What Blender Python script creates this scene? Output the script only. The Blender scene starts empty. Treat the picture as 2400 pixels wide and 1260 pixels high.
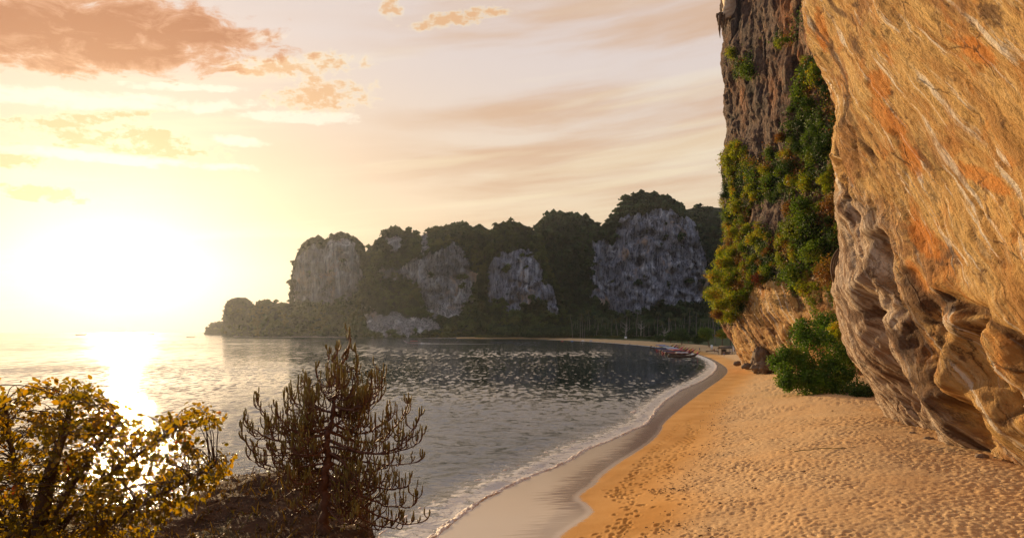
import bpy, math, random
import numpy as np
random.seed(7); RNG = np.random.default_rng(7)
C = bpy.context.scene
PI = math.pi
F = 1564.0            # focal length in pixels of the 2400 px wide photograph
H = 9.6               # camera height above the sea

# ---------------------------------------------------------------- camera
cam = bpy.data.objects.new('camera', bpy.data.cameras.new('camera'))
C.collection.objects.link(cam); C.camera = cam
cam.location = (0, 0, H); cam.rotation_euler = (PI/2, 0, 0)
cam.data.sensor_width = 36; cam.data.lens = 36*F/2400
cam.data.shift_y = 140/2400
cam.data.clip_start = 0.1; cam.data.clip_end = 20000

C.view_settings.view_transform = 'Standard'; C.view_settings.look = 'None'
C.view_settings.exposure = 0.52; C.view_settings.gamma = 1
C.view_settings.use_curve_mapping = False
C.render.engine = 'CYCLES'
C.cycles.use_denoising = True
C.cycles.max_bounces = 6; C.cycles.transparent_max_bounces = 6
C.cycles.volume_bounces = 0; C.cycles.sample_clamp_indirect = 6
C.cycles.caustics_reflective = False; C.cycles.caustics_refractive = False

# ---------------------------------------------------------------- node helper
class S:
    """a socket with arithmetic"""
    nt = None
    def __init__(s, k): s.k = k
    @staticmethod
    def m(op, *a, clamp=False):
        n = S.nt.nodes.new('ShaderNodeMath'); n.operation = op; n.use_clamp = clamp
        for i, x in enumerate(a):
            if isinstance(x, S): S.nt.links.new(x.k, n.inputs[i])
            else: n.inputs[i].default_value = x
        return S(n.outputs[0])
    def __add__(s, o): return S.m('ADD', s, o)
    __radd__ = __add__
    def __sub__(s, o): return S.m('SUBTRACT', s, o)
    def __rsub__(s, o): return S.m('SUBTRACT', o, s)
    def __mul__(s, o): return S.m('MULTIPLY', s, o)
    __rmul__ = __mul__
    def __truediv__(s, o): return S.m('DIVIDE', s, o)
    def __rtruediv__(s, o): return S.m('DIVIDE', o, s)
    def __pow__(s, o): return S.m('POWER', s, o)
def exp(x): return S.m('EXPONENT', x)
def mn(a, b): return S.m('MINIMUM', a, b)
def mx(a, b): return S.m('MAXIMUM', a, b)
def sm(x, a, b):      # smooth step from a (0) to b (1)
    n = S.nt.nodes.new('ShaderNodeMapRange'); n.interpolation_type = 'SMOOTHSTEP'
    S.nt.links.new(x.k, n.inputs[0]); n.inputs[1].default_value = a; n.inputs[2].default_value = b
    return S(n.outputs[0])
def lk(a, b):
    if isinstance(a, S): S.nt.links.new(a.k, b)
    else: b.default_value = a
def vec(x, y, z):
    n = S.nt.nodes.new('ShaderNodeCombineXYZ')
    for i, q in enumerate((x, y, z)): lk(q, n.inputs[i])
    return S(n.outputs[0])
def xyz(v):
    n = S.nt.nodes.new('ShaderNodeSeparateXYZ'); lk(v, n.inputs[0]); return [S(o) for o in n.outputs]
def c4(c): return tuple(c)+(1,) if len(c) == 3 else tuple(c)
def mix(f, a, b, mode='MIX'):
    n = S.nt.nodes.new('ShaderNodeMix'); n.data_type = 'RGBA'; n.blend_type = mode; n.clamp_factor = True
    lk(f, n.inputs[0])
    for q, i in ((a, 6), (b, 7)): lk(q if isinstance(q, S) else c4(q), n.inputs[i])
    return S(n.outputs[2])
def noise(co, scale=1, detail=3, rough=.5, dist=0):
    n = S.nt.nodes.new('ShaderNodeTexNoise'); lk(co, n.inputs['Vector'])
    n.inputs['Scale'].default_value = scale; n.inputs['Detail'].default_value = detail
    n.inputs['Roughness'].default_value = rough; n.inputs['Distortion'].default_value = dist
    return S(n.outputs[0])
def voro(co, scale=1, feat='F1'):
    n = S.nt.nodes.new('ShaderNodeTexVoronoi'); n.feature = feat; lk(co, n.inputs['Vector']); n.inputs['Scale'].default_value = scale
    return S(n.outputs['Distance'])
def vmul(v, t):
    n = S.nt.nodes.new('ShaderNodeVectorMath'); n.operation = 'MULTIPLY'; lk(v, n.inputs[0]); n.inputs[1].default_value = t
    return S(n.outputs[0])
def vmix(v, w, k):    # v + w*k
    n = S.nt.nodes.new('ShaderNodeVectorMath'); n.operation = 'MULTIPLY_ADD'; lk(w, n.inputs[0]); n.inputs[1].default_value = (k, k, k); lk(v, n.inputs[2])
    return S(n.outputs[0])
def scol(c, f):
    n = S.nt.nodes.new('ShaderNodeVectorMath'); n.operation = 'SCALE'; lk(c if isinstance(c, S) else tuple(c), n.inputs[0]); lk(f, n.inputs['Scale'])
    return S(n.outputs[0])
def vadd(a, b):
    n = S.nt.nodes.new('ShaderNodeVectorMath'); n.operation = 'ADD'; lk(a, n.inputs[0]); lk(b, n.inputs[1])
    return S(n.outputs[0])
def pos():
    return S(S.nt.nodes.new('ShaderNodeNewGeometry').outputs['Position'])
def attr(name, vector=False):
    n = S.nt.nodes.new('ShaderNodeAttribute'); n.attribute_name = name
    return S(n.outputs['Vector' if vector else 'Fac'])
def orand(): return S(S.nt.nodes.new('ShaderNodeObjectInfo').outputs['Random'])

def lin(r, g, b):
    f = lambda v: v/12.92 if v <= .04045 else ((v+.055)/1.055)**2.4
    return (f(r/255), f(g/255), f(b/255))

# ---------------------------------------------------------------- sky and sun
SUN_AZ = math.atan((285-1200)/F); SUN_EL = math.radians(7.5)
sd = (math.cos(SUN_EL)*math.sin(SUN_AZ), math.cos(SUN_EL)*math.cos(SUN_AZ), math.sin(SUN_EL))
w = bpy.data.worlds.new('World'); C.world = w; w.use_nodes = True
S.nt = w.node_tree; S.nt.nodes.clear()
tc = S.nt.nodes.new('ShaderNodeTexCoord')
D = S(tc.outputs['Generated'])
dx, dy, dz = xyz(D)
AZ = S.m('ARCTAN2', dx, dy)*(180/PI)
EL = S.m('ARCSINE', mn(mx(dz, -1.0), 1.0))*(180/PI)
dt = S.nt.nodes.new('ShaderNodeVectorMath'); dt.operation = 'DOT_PRODUCT'; lk(D, dt.inputs[0]); dt.inputs[1].default_value = sd
dotp = S(dt.outputs['Value'])
GA = S.m('ARCCOSINE', mn(mx(dotp, -1.0), 1.0))*(180/PI)
# angle to a glow centre lying a little lower than the disc (thick air near the horizon)
ddx = (AZ-math.degrees(SUN_AZ))*.62; ddy = EL-4.5
GE = S.m('SQRT', ddx*ddx+ddy*ddy)
base = mix(sm(EL, 3.0, 24.0), lin(243, 220, 178), lin(224, 209, 203))
base = mix(sm(EL, 26.0, 70.0), base, (.30, .36, .50))
wl = sm(AZ, 12.0, -26.0)
base = mix(wl*sm(EL, 26, 10)*.75, base, lin(230, 198, 168))
sx = AZ+EL*.1; sy = EL-AZ*.10
st = noise(vec(sx*.035, sy*.26, 0.0), 1.0, 5, .58, .25)
st2 = noise(vec(sx*.02+5, sy*.12+3, 1.0), 1.0, 4, .5, .3)
ri = sm(AZ, -16.0, -2.0)
band = sm(st*.5+st2*.5, .42, .57)*sm(EL, 4.0, 8.0)*sm(EL, 40.0, 22.0)*(ri*.85+.15)
base = mix(band*.85, base, lin(214, 175, 142))
sheen = sm(noise(vec(sx*.03+9, sy*.4+2, 4.0), 1.0, 4, .55, .2), .52, .66)*sm(EL, 30.0, 14.0)
base = mix(sheen*.30, base, lin(255, 243, 205))
def ae(px, py):
    return (math.degrees(math.atan((px-1200)/F)), math.degrees(math.atan((770-py)/math.hypot(F, px-1200))))
wn = noise(vec(AZ*.34, EL*.85-AZ*.08, 2.0), 1.0, 8, .62, .5)
wf = noise(vec(AZ*1.1, EL*1.6, 7.0), 1.0, 5, .6)
cl = None
def blob(px, py, rx, ry, tilt=-.14, k=1.0, amp=1.0):
    """a cloud bank: centre and half axes measured in sky degrees"""
    a, e = ae(px, py); rx = rx/F*57.3; ry = ry/F*57.3
    u = (AZ-a)/rx; v = ((EL-e)+(AZ-a)*tilt)/ry
    d = u*u+v*v
    return mx((1.15-d)*.5*k, -1.2)
def union(bl):
    r = None
    for b in bl: r = b if r is None else mx(r, b)
    return r
dark = union([blob(60, 65, 370, 60, -.10), blob(290, 62, 210, 48, -.12), blob(250, 120, 230, 32, -.22), blob(420, 92, 130, 28, -.2)])
md = dark+(wn-.5)*2.6+(wf-.5)*.5
mid = union([blob(300, 340, 150, 22, .02), blob(330, 322, 70, 22, 0), blob(750, 222, 95, 32, -.12), blob(100, 452, 110, 14, .0), blob(150, 285, 110, 13, -.2), blob(20, 365, 60, 22, 0),
             blob(640, 160, 100, 18, -.1), blob(1070, 45, 90, 14, -.15), blob(915, 20, 22, 18, 0), blob(790, 145, 60, 18, -.1, .8), blob(260, 270, 110, 8, -.25)])
mm = mid+(wn-.5)*3.0+(wf-.5)*2.6-.05
rim = sm(mm, -.40, .25)
base = mix(rim*.4, base, lin(255, 240, 196))
base = mix(sm(mm, -.10, .60)*.8, base, lin(226, 170, 118))
hb = union([blob(180, 232, 330, 15, -.1), blob(420, 205, 120, 8, -.1), blob(520, 90, 120, 12, -.16), blob(700, 275, 140, 12, -.06), blob(300, 375, 230, 10, -.03), blob(560, 330, 50, 10, 0)])
base = mix(sm(hb+(wn-.5)*2.6+(wf-.5)*1.2, -.25, .5)*.6, base, (.98, .91, .76))
base = mix(sm(md, -.30, .20)*.85, base, lin(210, 140, 92))
base = mix(sm(md, .0, .60)*.85, base, lin(176, 106, 66))
g1 = exp(GE*-.42)*1.2; g2 = exp(GE*-.12)*.05
glow = vadd(scol((1.0, .97, .90), g1), scol((1.0, .88, .60), g2))
veil = 1.0-mx(sm(md, -.3, .2)*.75, sm(mm, -.05, .45)*.72)
col = vadd(base, scol(glow, veil))
dim = 1.0-sm(GA, 50.0, 125.0)*.55
col = scol(col, dim); col = mix(sm(GA, 60.0, 125.0)*.7, col, (.36, .43, .60))
col = mix(sm(EL, -1.0, -8.0), col, (.10, .09, .08))
sky = S.nt.nodes.new('ShaderNodeTexSky'); sky.sky_type = 'NISHITA'; sky.sun_disc = False
sky.sun_elevation = SUN_EL; sky.sun_rotation = SUN_AZ; sky.dust_density = 3.0
bg1 = S.nt.nodes.new('ShaderNodeBackground'); lk(col, bg1.inputs[0]); bg1.inputs[1].default_value = 0.68
bg2 = S.nt.nodes.new('ShaderNodeBackground'); S.nt.links.new(sky.outputs[0], bg2.inputs[0]); bg2.inputs[1].default_value = 0.006
ad = S.nt.nodes.new('ShaderNodeAddShader'); S.nt.links.new(bg1.outputs[0], ad.inputs[0]); S.nt.links.new(bg2.outputs[0], ad.inputs[1])
wo = S.nt.nodes.new('ShaderNodeOutputWorld'); S.nt.links.new(ad.outputs[0], wo.inputs[0])
w.cycles.sampling_method = 'MANUAL'; w.cycles.sample_map_resolution = 1024

from mathutils import Vector
sun = bpy.data.objects.new('sun', bpy.data.lights.new('sun', 'SUN')); C.collection.objects.link(sun)
sun.data.energy = 5.0; sun.data.angle = math.radians(.5); sun.data.color = (1.0, .70, .38)
sun.rotation_euler = Vector(sd).to_track_quat('Z', 'Y').to_euler()

# ---------------------------------------------------------------- numeric noise
_p = np.random.default_rng(3).permutation(256).astype(np.int32); _p = np.concatenate([_p, _p, _p])
_g = np.random.default_rng(4).normal(size=(256, 3)); _g /= np.linalg.norm(_g, axis=1)[:, None]
def pn(x, y, z=0.0):
    x, y, z = np.broadcast_arrays(np.asarray(x, float), y, z)
    xi = np.floor(x).astype(np.int32); yi = np.floor(y).astype(np.int32); zi = np.floor(z).astype(np.int32)
    xf = x-xi; yf = y-yi; zf = z-zi
    f = lambda t: t*t*t*(t*(t*6-15)+10)
    u, v, w_ = f(xf), f(yf), f(zf)
    xi &= 255; yi &= 255; zi &= 255
    r = 0
    for i in (0, 1):
        for j in (0, 1):
            for k in (0, 1):
                h = _p[_p[_p[xi+i]+yi+j]+zi+k] & 255
                g = _g[h]
                d = g[..., 0]*(xf-i)+g[..., 1]*(yf-j)+g[..., 2]*(zf-k)
                r = r+d*(u if i else 1-u)*(v if j else 1-v)*(w_ if k else 1-w_)
    return r*1.5
def fbm(x, y, z=0.0, o=4, g=.5, l=2.03):
    r = 0; a = 1; n = 0
    for i in range(o):
        r = r+a*pn(x+17.3*i, y-9.1*i, z+4.7*i); n += a; a *= g; x = x*l; y = y*l; z = z*l
    return r/n
def ridge(x, y, z=0.0, o=3, g=.5):
    r = 0; a = 1; n = 0
    for i in range(o):
        r = r+a*(1-2*np.abs(pn(x+7.3*i, y+3.1*i, z))); n += a; a *= g; x = x*2; y = y*2; z = z*2
    return r/n
def sstep(x, a, b):
    t = np.clip((np.asarray(x, float)-a)/(b-a), 0, 1); return t*t*(3-2*t)

# ---------------------------------------------------------------- mesh helpers
def link(o, parent=None):
    C.collection.objects.link(o)
    if parent is not None: o.parent = parent
    return o
class MB:
    def __init__(s): s.V = []; s.Q = []; s.T = []; s.n = 0; s.mq = []; s.mt = []; s.A = []
    def add(s, V, Q=None, T=None, mi=0, a=None):
        V = np.asarray(V, float).reshape(-1, 3); s.V.append(V)
        if Q is not None and len(Q): Q = np.asarray(Q, int).reshape(-1, 4); s.Q.append(Q+s.n); s.mq.append(np.full(len(Q), mi))
        if T is not None and len(T): T = np.asarray(T, int).reshape(-1, 3); s.T.append(T+s.n); s.mt.append(np.full(len(T), mi))
        s.A.append(np.zeros(len(V)) if a is None else np.broadcast_to(np.asarray(a, float), (len(V),)))
        s.n += len(V)
    def mesh(s, name, mats, smooth=True, attrs=None):
        me = bpy.data.meshes.new(name)
        V = np.concatenate(s.V); Q = np.concatenate(s.Q) if s.Q else np.zeros((0, 4), int); T = np.concatenate(s.T) if s.T else np.zeros((0, 3), int)
        me.vertices.add(len(V)); me.vertices.foreach_set('co', V.astype(np.float32).ravel())
        me.loops.add(Q.size+T.size); me.loops.foreach_set('vertex_index', np.concatenate([Q.ravel(), T.ravel()]).astype(np.int32))
        me.polygons.add(len(Q)+len(T))
        me.polygons.foreach_set('loop_start', np.concatenate([np.arange(len(Q))*4, Q.size+np.arange(len(T))*3]).astype(np.int32))
        me.polygons.foreach_set('material_index', np.concatenate(s.mq+s.mt).astype(np.int32))
        me.polygons.foreach_set('use_smooth', np.full(len(Q)+len(T), smooth))
        for m in (mats if isinstance(mats, (list, tuple)) else [mats]): me.materials.append(m)
        me.update(calc_edges=True)
        A = np.concatenate(s.A)
        if A.any():
            at = me.attributes.new('age', 'FLOAT', 'POINT'); at.data.foreach_set('value', A.astype(np.float32))
        for k, a in (attrs or {}).items():
            a = np.asarray(a)
            if a.ndim == 1:
                at = me.attributes.new(k, 'FLOAT', 'POINT'); at.data.foreach_set('value', a.astype(np.float32))
            else:
                at = me.attributes.new(k, 'FLOAT_VECTOR', 'POINT'); at.data.foreach_set('vector', a.astype(np.float32).ravel())
        return me
    def obj(s, name, mats, parent=None, smooth=True, attrs=None):
        return link(bpy.data.objects.new(name, s.mesh(name, mats, smooth, attrs)), parent)
def gridq(nu, nv):
    i = np.arange(nu-1)[:, None]*nv+np.arange(nv-1)[None]
    return np.stack([i, i+1, i+nv+1, i+nv], -1).reshape(-1, 4)
def sheet(name, P, mats, parent=None, attrs=None, flip=False, keep=None):
    nu, nv = P.shape[:2]; Q = gridq(nu, nv)
    if flip: Q = Q[:, ::-1]
    if keep is not None: Q = Q[keep.reshape(-1)[Q].any(1)]
    m = MB(); m.add(P.reshape(-1, 3), Q)
    return m.obj(name, mats, parent, True, {k: a.reshape(-1, a.shape[-1]) if a.ndim == 3 else a.ravel() for k, a in (attrs or {}).items()})
def tag(o, label=None, cat=None, group=None, kind=None):
    if label: o['label'] = label
    if cat: o['category'] = cat
    if group: o['group'] = group
    if kind: o['kind'] = kind
    return o
def empty(name, loc=(0, 0, 0), rz=0.0):
    o = bpy.data.objects.new(name, None); link(o); o.location = loc; o.rotation_euler = (0, 0, rz); o.empty_display_size = .3
    return o
def copy_tree(o, parent=None):
    c = o.copy(); link(c)
    if parent is not None: c.parent = parent
    for ch in list(o.children): copy_tree(ch, c)
    return c
def tube(m, P, R, n=6, mi=0, a=None, cap=True, flat=None):
    """tapered tube along the points P with the radii R"""
    P = np.asarray(P, float); R = np.broadcast_to(np.asarray(R, float), (len(P),))
    T = np.gradient(P, axis=0); T /= np.linalg.norm(T, axis=1)[:, None]+1e-9
    up = np.array([0, 0, 1.]) if abs(T[0][2]) < .9 else np.array([1., 0, 0])
    N = np.cross(T, up); N /= np.linalg.norm(N, axis=1)[:, None]+1e-9
    for i in range(1, len(N)):
        v = N[i-1]-T[i]*np.dot(N[i-1], T[i]); N[i] = v/(np.linalg.norm(v)+1e-9)
    B = np.cross(T, N); t = np.arange(n)*2*PI/n
    V = P[:, None]+R[:, None, None]*(np.cos(t)[None, :, None]*N[:, None]+np.sin(t)[None, :, None]*B[:, None]*(flat or 1))
    k = len(P); i = np.arange(k-1)[:, None]*n+np.arange(n)[None]; j = np.arange(k-1)[:, None]*n+(np.arange(n)[None]+1) % n
    Q = np.stack([i, j, j+n, i+n], -1).reshape(-1, 4)
    V = V.reshape(-1, 3); Tr = []
    if cap:
        V = np.vstack([V, P[0], P[-1]+T[-1]*R[-1]*.6])
        for q in range(n): Tr += [[k*n, (q+1) % n, q], [k*n+1, (k-1)*n+q, (k-1)*n+(q+1) % n]]
    av = None
    if a is not None:
        av = np.repeat(np.broadcast_to(np.asarray(a, float), (k,)), n)
        if cap: av = np.append(av, [av[0], av[-1]])
    m.add(V, Q, Tr, mi, av)
def box(m, c, s, mi=0, rz=0.0):
    x, y, z = np.array(s)/2.0
    V = np.array([[a*x, b*y, d*z] for a in (-1, 1) for b in (-1, 1) for d in (-1, 1)])
    if rz: cs, sn = math.cos(rz), math.sin(rz); V = np.stack([V[:, 0]*cs-V[:, 1]*sn, V[:, 0]*sn+V[:, 1]*cs, V[:, 2]], 1)
    m.add(V+np.array(c), [[0, 1, 3, 2], [4, 6, 7, 5], [0, 4, 5, 1], [2, 3, 7, 6], [0, 2, 6, 4], [1, 5, 7, 3]], mi=mi)
def at(px, py, z=0.0):
    """the place on level z seen at that photograph pixel"""
    y = (H-z)*F/(py-770); return np.array([(px-1200)/F*y, y, z])
def cards(Cn, size, N=None, aspect=.6, rng=RNG, jit=1.0, bend=.25):
    """leaf faces: Cn centres, N preferred normals; returns V, Q"""
    n = len(Cn); d = rng.normal(size=(n, 3))
    nn = d if N is None else N*(1/jit)+d*.6
    nn /= np.linalg.norm(nn, axis=1)[:, None]+1e-9
    a = np.cross(nn, rng.normal(size=(n, 3))); a /= np.linalg.norm(a, axis=1)[:, None]+1e-9
    b = np.cross(nn, a); s = np.broadcast_to(size, (n,))[:, None]*(.7+.6*rng.random((n, 1)))
    V = np.stack([Cn-a*s, Cn-b*s*aspect+nn*s*bend, Cn+a*s, Cn+b*s*aspect+nn*s*bend], 1)
    return V.reshape(-1, 3), np.arange(n*4).reshape(-1, 4)
def inpoly(px, py, poly):
    r = np.zeros(np.shape(px), bool); n = len(poly)
    for i in range(n):
        x1, y1 = poly[i]; x2, y2 = poly[(i+1) % n]
        if y1 == y2: continue
        r ^= ((y1 > py) != (y2 > py)) & (px < (x2-x1)*(py-y1)/(y2-y1)+x1)
    return r
def pdist(X, Y, poly):
    """signed distance to a polyline, positive on its right-hand side, and the arc position"""
    X = np.asarray(X, float).ravel(); Y = np.asarray(Y, float).ravel()
    best = np.full(X.shape, 1e18); sg = np.ones(X.shape); ar = np.zeros(X.shape); L = 0
    for (x1, y1), (x2, y2) in zip(poly[:-1], poly[1:]):
        ex, ey = x2-x1, y2-y1; l2 = ex*ex+ey*ey
        t = np.clip(((X-x1)*ex+(Y-y1)*ey)/l2, 0, 1)
        dx_ = X-x1-t*ex; dy_ = Y-y1-t*ey; d = dx_*dx_+dy_*dy_
        k = d < best-1e-9
        best[k] = d[k]; cr = ex*(Y-y1)-ey*(X-x1); sg[k] = np.where(cr < 0, 1, -1)[k]; ar[k] = (L+t*math.sqrt(l2))[k]
        L += math.sqrt(l2)
    return np.sqrt(best)*sg, ar
def smooth_poly(p, it=2):
    p = np.array(p, float)
    for _ in range(it):
        q = [p[0]]
        for a, b in zip(p[:-1], p[1:]): q += [a*.75+b*.25, a*.25+b*.75]
        q.append(p[-1]); p = np.array(q)
    return p

# ---------------------------------------------------------------- materials
def material(name):
    m = bpy.data.materials.new(name); m.use_nodes = True; S.nt = m.node_tree; S.nt.nodes.clear(); return m
def out(sh, disp=None):
    o = S.nt.nodes.new('ShaderNodeOutputMaterial'); S.nt.links.new(sh, o.inputs[0])
def principled(col, rough=.8, bump=None, dist=.1, spec=.3, metal=0.0, strength=1.0, sub=None):
    b = S.nt.nodes.new('ShaderNodeBsdfPrincipled'); lk(col if isinstance(col, S) else c4(col), b.inputs['Base Color'])
    lk(rough, b.inputs['Roughness']); lk(spec, b.inputs['Specular IOR Level']); b.inputs['Metallic'].default_value = metal
    if bump is not None:
        n = S.nt.nodes.new('ShaderNodeBump'); n.inputs['Distance'].default_value = dist; n.inputs['Strength'].default_value = strength
        lk(bump, n.inputs['Height']); S.nt.links.new(n.outputs[0], b.inputs['Normal'])
    return b
def simple(name, col, rough=.7, spec=.3, var=.15, sc=3.0, metal=0.0):
    m = material(name); n = noise(pos(), sc, 3)
    c = mix(n, tuple(x*(1-var) for x in col), tuple(min(1, x*(1+var)) for x in col))
    out(principled(c, rough, spec=spec, metal=metal, bump=n, dist=.01).outputs[0]); return m
def leaf_mat(name, c1, c2, c3=None, sc=.4, trans=.4, tcol=None, rough=.55, spec=.2):
    m = material(name); p = pos()
    n = noise(p, sc, 3, .6); f = sm(n, .35, .65); r = noise(p, sc*9, 2, .5)
    c = mix(f, c1, c2)
    if c3: c = mix(sm(noise(vadd(p, vec(31.0, 7.0, 3.0)), sc*.6, 3), .52, .66), c, c3)
    c = mix(sm(r, .3, .7)*.5, c, mix(1.0, c, (.45, .45, .45), 'MULTIPLY'))
    b = principled(c, rough, spec=spec)
    t = S.nt.nodes.new('ShaderNodeBsdfTranslucent')
    tc_ = mix(1.0, c, tcol or (1.6, 1.5, .9), 'MULTIPLY'); lk(tc_, t.inputs[0])
    x = S.nt.nodes.new('ShaderNodeMixShader'); x.inputs[0].default_value = trans
    S.nt.links.new(b.outputs[0], x.inputs[1]); S.nt.links.new(t.outputs[0], x.inputs[2]); out(x.outputs[0]); return m

# ================================================================ the shore lines
shore_px = [(1010, 1260), (1060, 1210), (1120, 1173), (1160, 1153), (1260, 1110), (1313, 1087), (1373, 1050), (1433, 1030), (1477, 1008),
            (1521, 988), (1530, 968), (1560, 935), (1600, 910), (1643, 893), (1670, 875), (1680, 860), (1674, 848), (1655, 838), (1630, 829), (1600, 822),
            (1570, 816), (1530, 811), (1480, 806.5), (1420, 802), (1350, 798), (1290, 795.5), (1230, 794)]
shore = [(-14, -60), (-9, 0), (-6.5, 18)]+[tuple(at(x, y)[:2]) for x, y in shore_px]+[(-41, 645), (-83, 657), (-156, 698), (-252, 775), (-311, 800), (-357, 834), (-420, 1100), (-300, 1500)]
shore = smooth_poly(shore, 2)
swash_px = [(1307, 1260), (1350, 1232), (1384, 1212), (1392, 1200), (1378, 1183), (1354, 1166), (1368, 1152), (1398, 1134), (1404, 1118), (1445, 1085), (1493, 1057), (1530, 1030), (1552, 1003), (1552, 990),
            (1593, 955), (1653, 912), (1700, 880), (1708, 864), (1690, 850), (1668, 838), (1640, 829), (1600, 819), (1530, 809.5)]
swash = [(-9, -60), (-4.5, 0), (-.5, 20)]+[tuple(at(x, y, .25)[:2]) for x, y in swash_px]+[(60, 470), (20, 600), (-41, 650)]
swash = smooth_poly(swash, 2)

# ---------------------------------------------------------------- sand and ground
def land_z(X, Y, dd):
    g = np.where(dd < 0, np.maximum(dd*.10, -5), np.where(dd < 5, dd*.05, .25))
    g = g+sstep(dd, 4.5, 21)*(1.95-sstep(Y, 100, 260)*.8)
    g = g+sstep(dd, 60, 400)*6*sstep(Y, 200, 500)
    return g
rr = np.concatenate([np.geomspace(15, 72, 440), np.geomspace(72, 300, 150)[1:], np.geomspace(300, 1600, 60)[1:]])
aa = np.radians(np.concatenate([np.linspace(-20, -9, 30)[:-1], np.linspace(-9, 41, 430), np.linspace(41, 75, 20)[1:]]))
R_, A_ = np.meshgrid(rr, aa, indexing='ij')
X = R_*np.sin(A_); Y = R_*np.cos(A_)
dd, arc = pdist(X, Y, shore); dd = dd.reshape(X.shape); arc = arc.reshape(X.shape)
ds, _ = pdist(X, Y, swash); ds = ds.reshape(X.shape)
Z = land_z(X, Y, dd)
near = sstep(R_, 330, 150)
edge = ds+.9*fbm(X*.22, Y*.22, 3, 3)
rough_zone = sstep(edge, 3.0, 7.0)*sstep(dd, 1, 3)
lump = fbm(X*3.4, Y*3.9, 1.0, 3, .7)
lump2 = -np.clip(pn(X*5.0+1.0*pn(X*.9, Y*.9), Y*5.4, 5.0)-.08, 0, 1)*2.0
vamp = .40+1.2*sstep(fbm(X*.18, Y*.12, 14.0, 3), -.25, .25)
Z = Z+rough_zone*near*vamp*(lump*.062+lump2*.085+.035)+sstep(ds, .5, 2)*near*.03*fbm(X*.5, Y*.7, 2.0, 3)+rough_zone*near*.10*fbm(X*.25, Y*.25, 8.0, 2)
# the footprints pressed one by one into the damp band
rngf = np.random.default_rng(11)
fp = []
sw = np.array(swash); seg = np.linalg.norm(np.diff(sw, axis=0), axis=1); cum = np.concatenate([[0], np.cumsum(seg)])
def swpt(s, off):
    i = min(max(np.searchsorted(cum, s)-1, 0), len(seg)-1); t = (s-cum[i])/seg[i]; p = sw[i]*(1-t)+sw[i+1]*t
    e = (sw[i+1]-sw[i])/seg[i]; return p+off*np.array([e[1], -e[0]]), math.atan2(e[1], e[0])
s0 = cum[np.argmin(np.abs(sw[:, 1]-27))]
for off0, wob, n_, step in ((1.5, .5, 70, .62), (2.2, .4, 80, .58), (2.9, .6, 80, .6), (3.6, .6, 60, .66), (2.5, .9, 60, .7)):
    s = s0+rngf.random()*2
    for i in range(n_):
        s += step*(.85+.3*rngf.random()); o_ = off0+wob*math.sin(s*.16+off0*3)+(.13 if i % 2 else -.13)+rngf.normal()*.06
        p, an = swpt(s, o_); fp.append((p[0], p[1], an+rngf.normal()*.25, .7+.5*rngf.random()))
for i in range(90):
    p, an = swpt(s0+rngf.random()*30, 1.0+rngf.random()*4.5); fp.append((p[0], p[1], rngf.random()*6, .7+.6*rngf.random()))
flatX = X[:440].ravel(); flatY = Y[:440].ravel(); dz_ = np.zeros(flatX.shape); odr = np.argsort(flatY); sy_ = flatY[odr]
for x, y, an, k in fp:
    i0, i1 = np.searchsorted(sy_, [y-.45, y+.45]); ix = odr[i0:i1]
    u = flatX[ix]-x; v = flatY[ix]-y; ix = ix[np.abs(u) < .45]; u = flatX[ix]-x; v = flatY[ix]-y
    a_ = u*math.cos(an)+v*math.sin(an); b_ = -u*math.sin(an)+v*math.cos(an); q = (a_/.19)**2+(b_/.095)**2
    dz_[ix] += k*(-.065*np.exp(-q**1.5)+.022*np.exp(-(q-2.2)**2))
Z[:440] += dz_.reshape(X[:440].shape)

m_sand = material('beach_sand')
P = pos(); px_, py_, pz_ = xyz(P)
sw_ = attr('swash'); dsh = attr('shore_d'); rz = attr('rough_zone'); gr = attr('grassy')
fine = noise(P, 9, 4, .65); big = noise(P, .25, 4, .55); med = noise(P, 2.2, 3, .6)
dry = mix(sm(fine, .3, .7), (.44, .275, .13), (.68, .47, .24)); dry = mix(sm(big, .35, .65)*.5, dry, (.58, .34, .14))
dry = mix(sm(noise(P, 34, 2, .5), .62, .72)*.6, dry, (.13, .07, .04))
damp = mix(sm(big, .3, .7), (.52, .25, .055), (.62, .33, .095))
c = mix(rz, damp, dry)
streak = noise(vec(px_*.5, py_*5.0, 0.0), 1.0, 4, .6, .4)
tt = sw_+(streak-.5)*5.0+(noise(vec(px_*.2, py_*14.0, 4.0), 1.0, 3, .6)-.5)*2.5
wetc = mix(sm(tt, -2.6, -1.2), (.50, .41, .31), (.17, .095, .055))
pale = sm(py_, 62.0, 36.0)*sm(tt, -.8, -2.4); wetc = mix(pale*.75, wetc, (.58, .47, .34)); wetc = mix(sm(py_, 36.0, 32.0)*.5, wetc, (.58, .50, .38))
wetc = mix(sm(py_, 50.0, 110.0)*.7, wetc, mix(sm(streak, .4, .6), (.24, .16, .10), (.52, .42, .33)))
rimm = sm(sw_+(streak-.5)*.5, -.55, -.2)
wetc = mix(rimm*.5*sm(py_, 90.0, 40.0), wetc, (.62, .52, .42))
c = mix(sm(sw_+(fine-.5)*.3+(med-.5)*.5+(streak-.5)*.4, .16, -.12), c, wetc)
gcol = mix(sm(med, .35, .65), (.035, .06, .012), (.09, .085, .03))
c = mix(sm(gr+(big-.5)*.6, .4, .6), c, gcol)
wet = sm(sw_, .05, -.05)
ro = .92-wet*.72
b = principled(c, ro, bump=fine*.6+med*.8, dist=.02, spec=.25, strength=.9)
lk(wet*.45+.15, b.inputs['Specular IOR Level']); lk(1.0-wet*.85, S.nt.nodes['Bump'].inputs['Strength'])
out(b.outputs[0])
grassy = sstep(dd, 16, 24)*sstep(Y, 215, 300)+.0*X
Pq = np.stack([X, Y, Z], -1)
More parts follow.
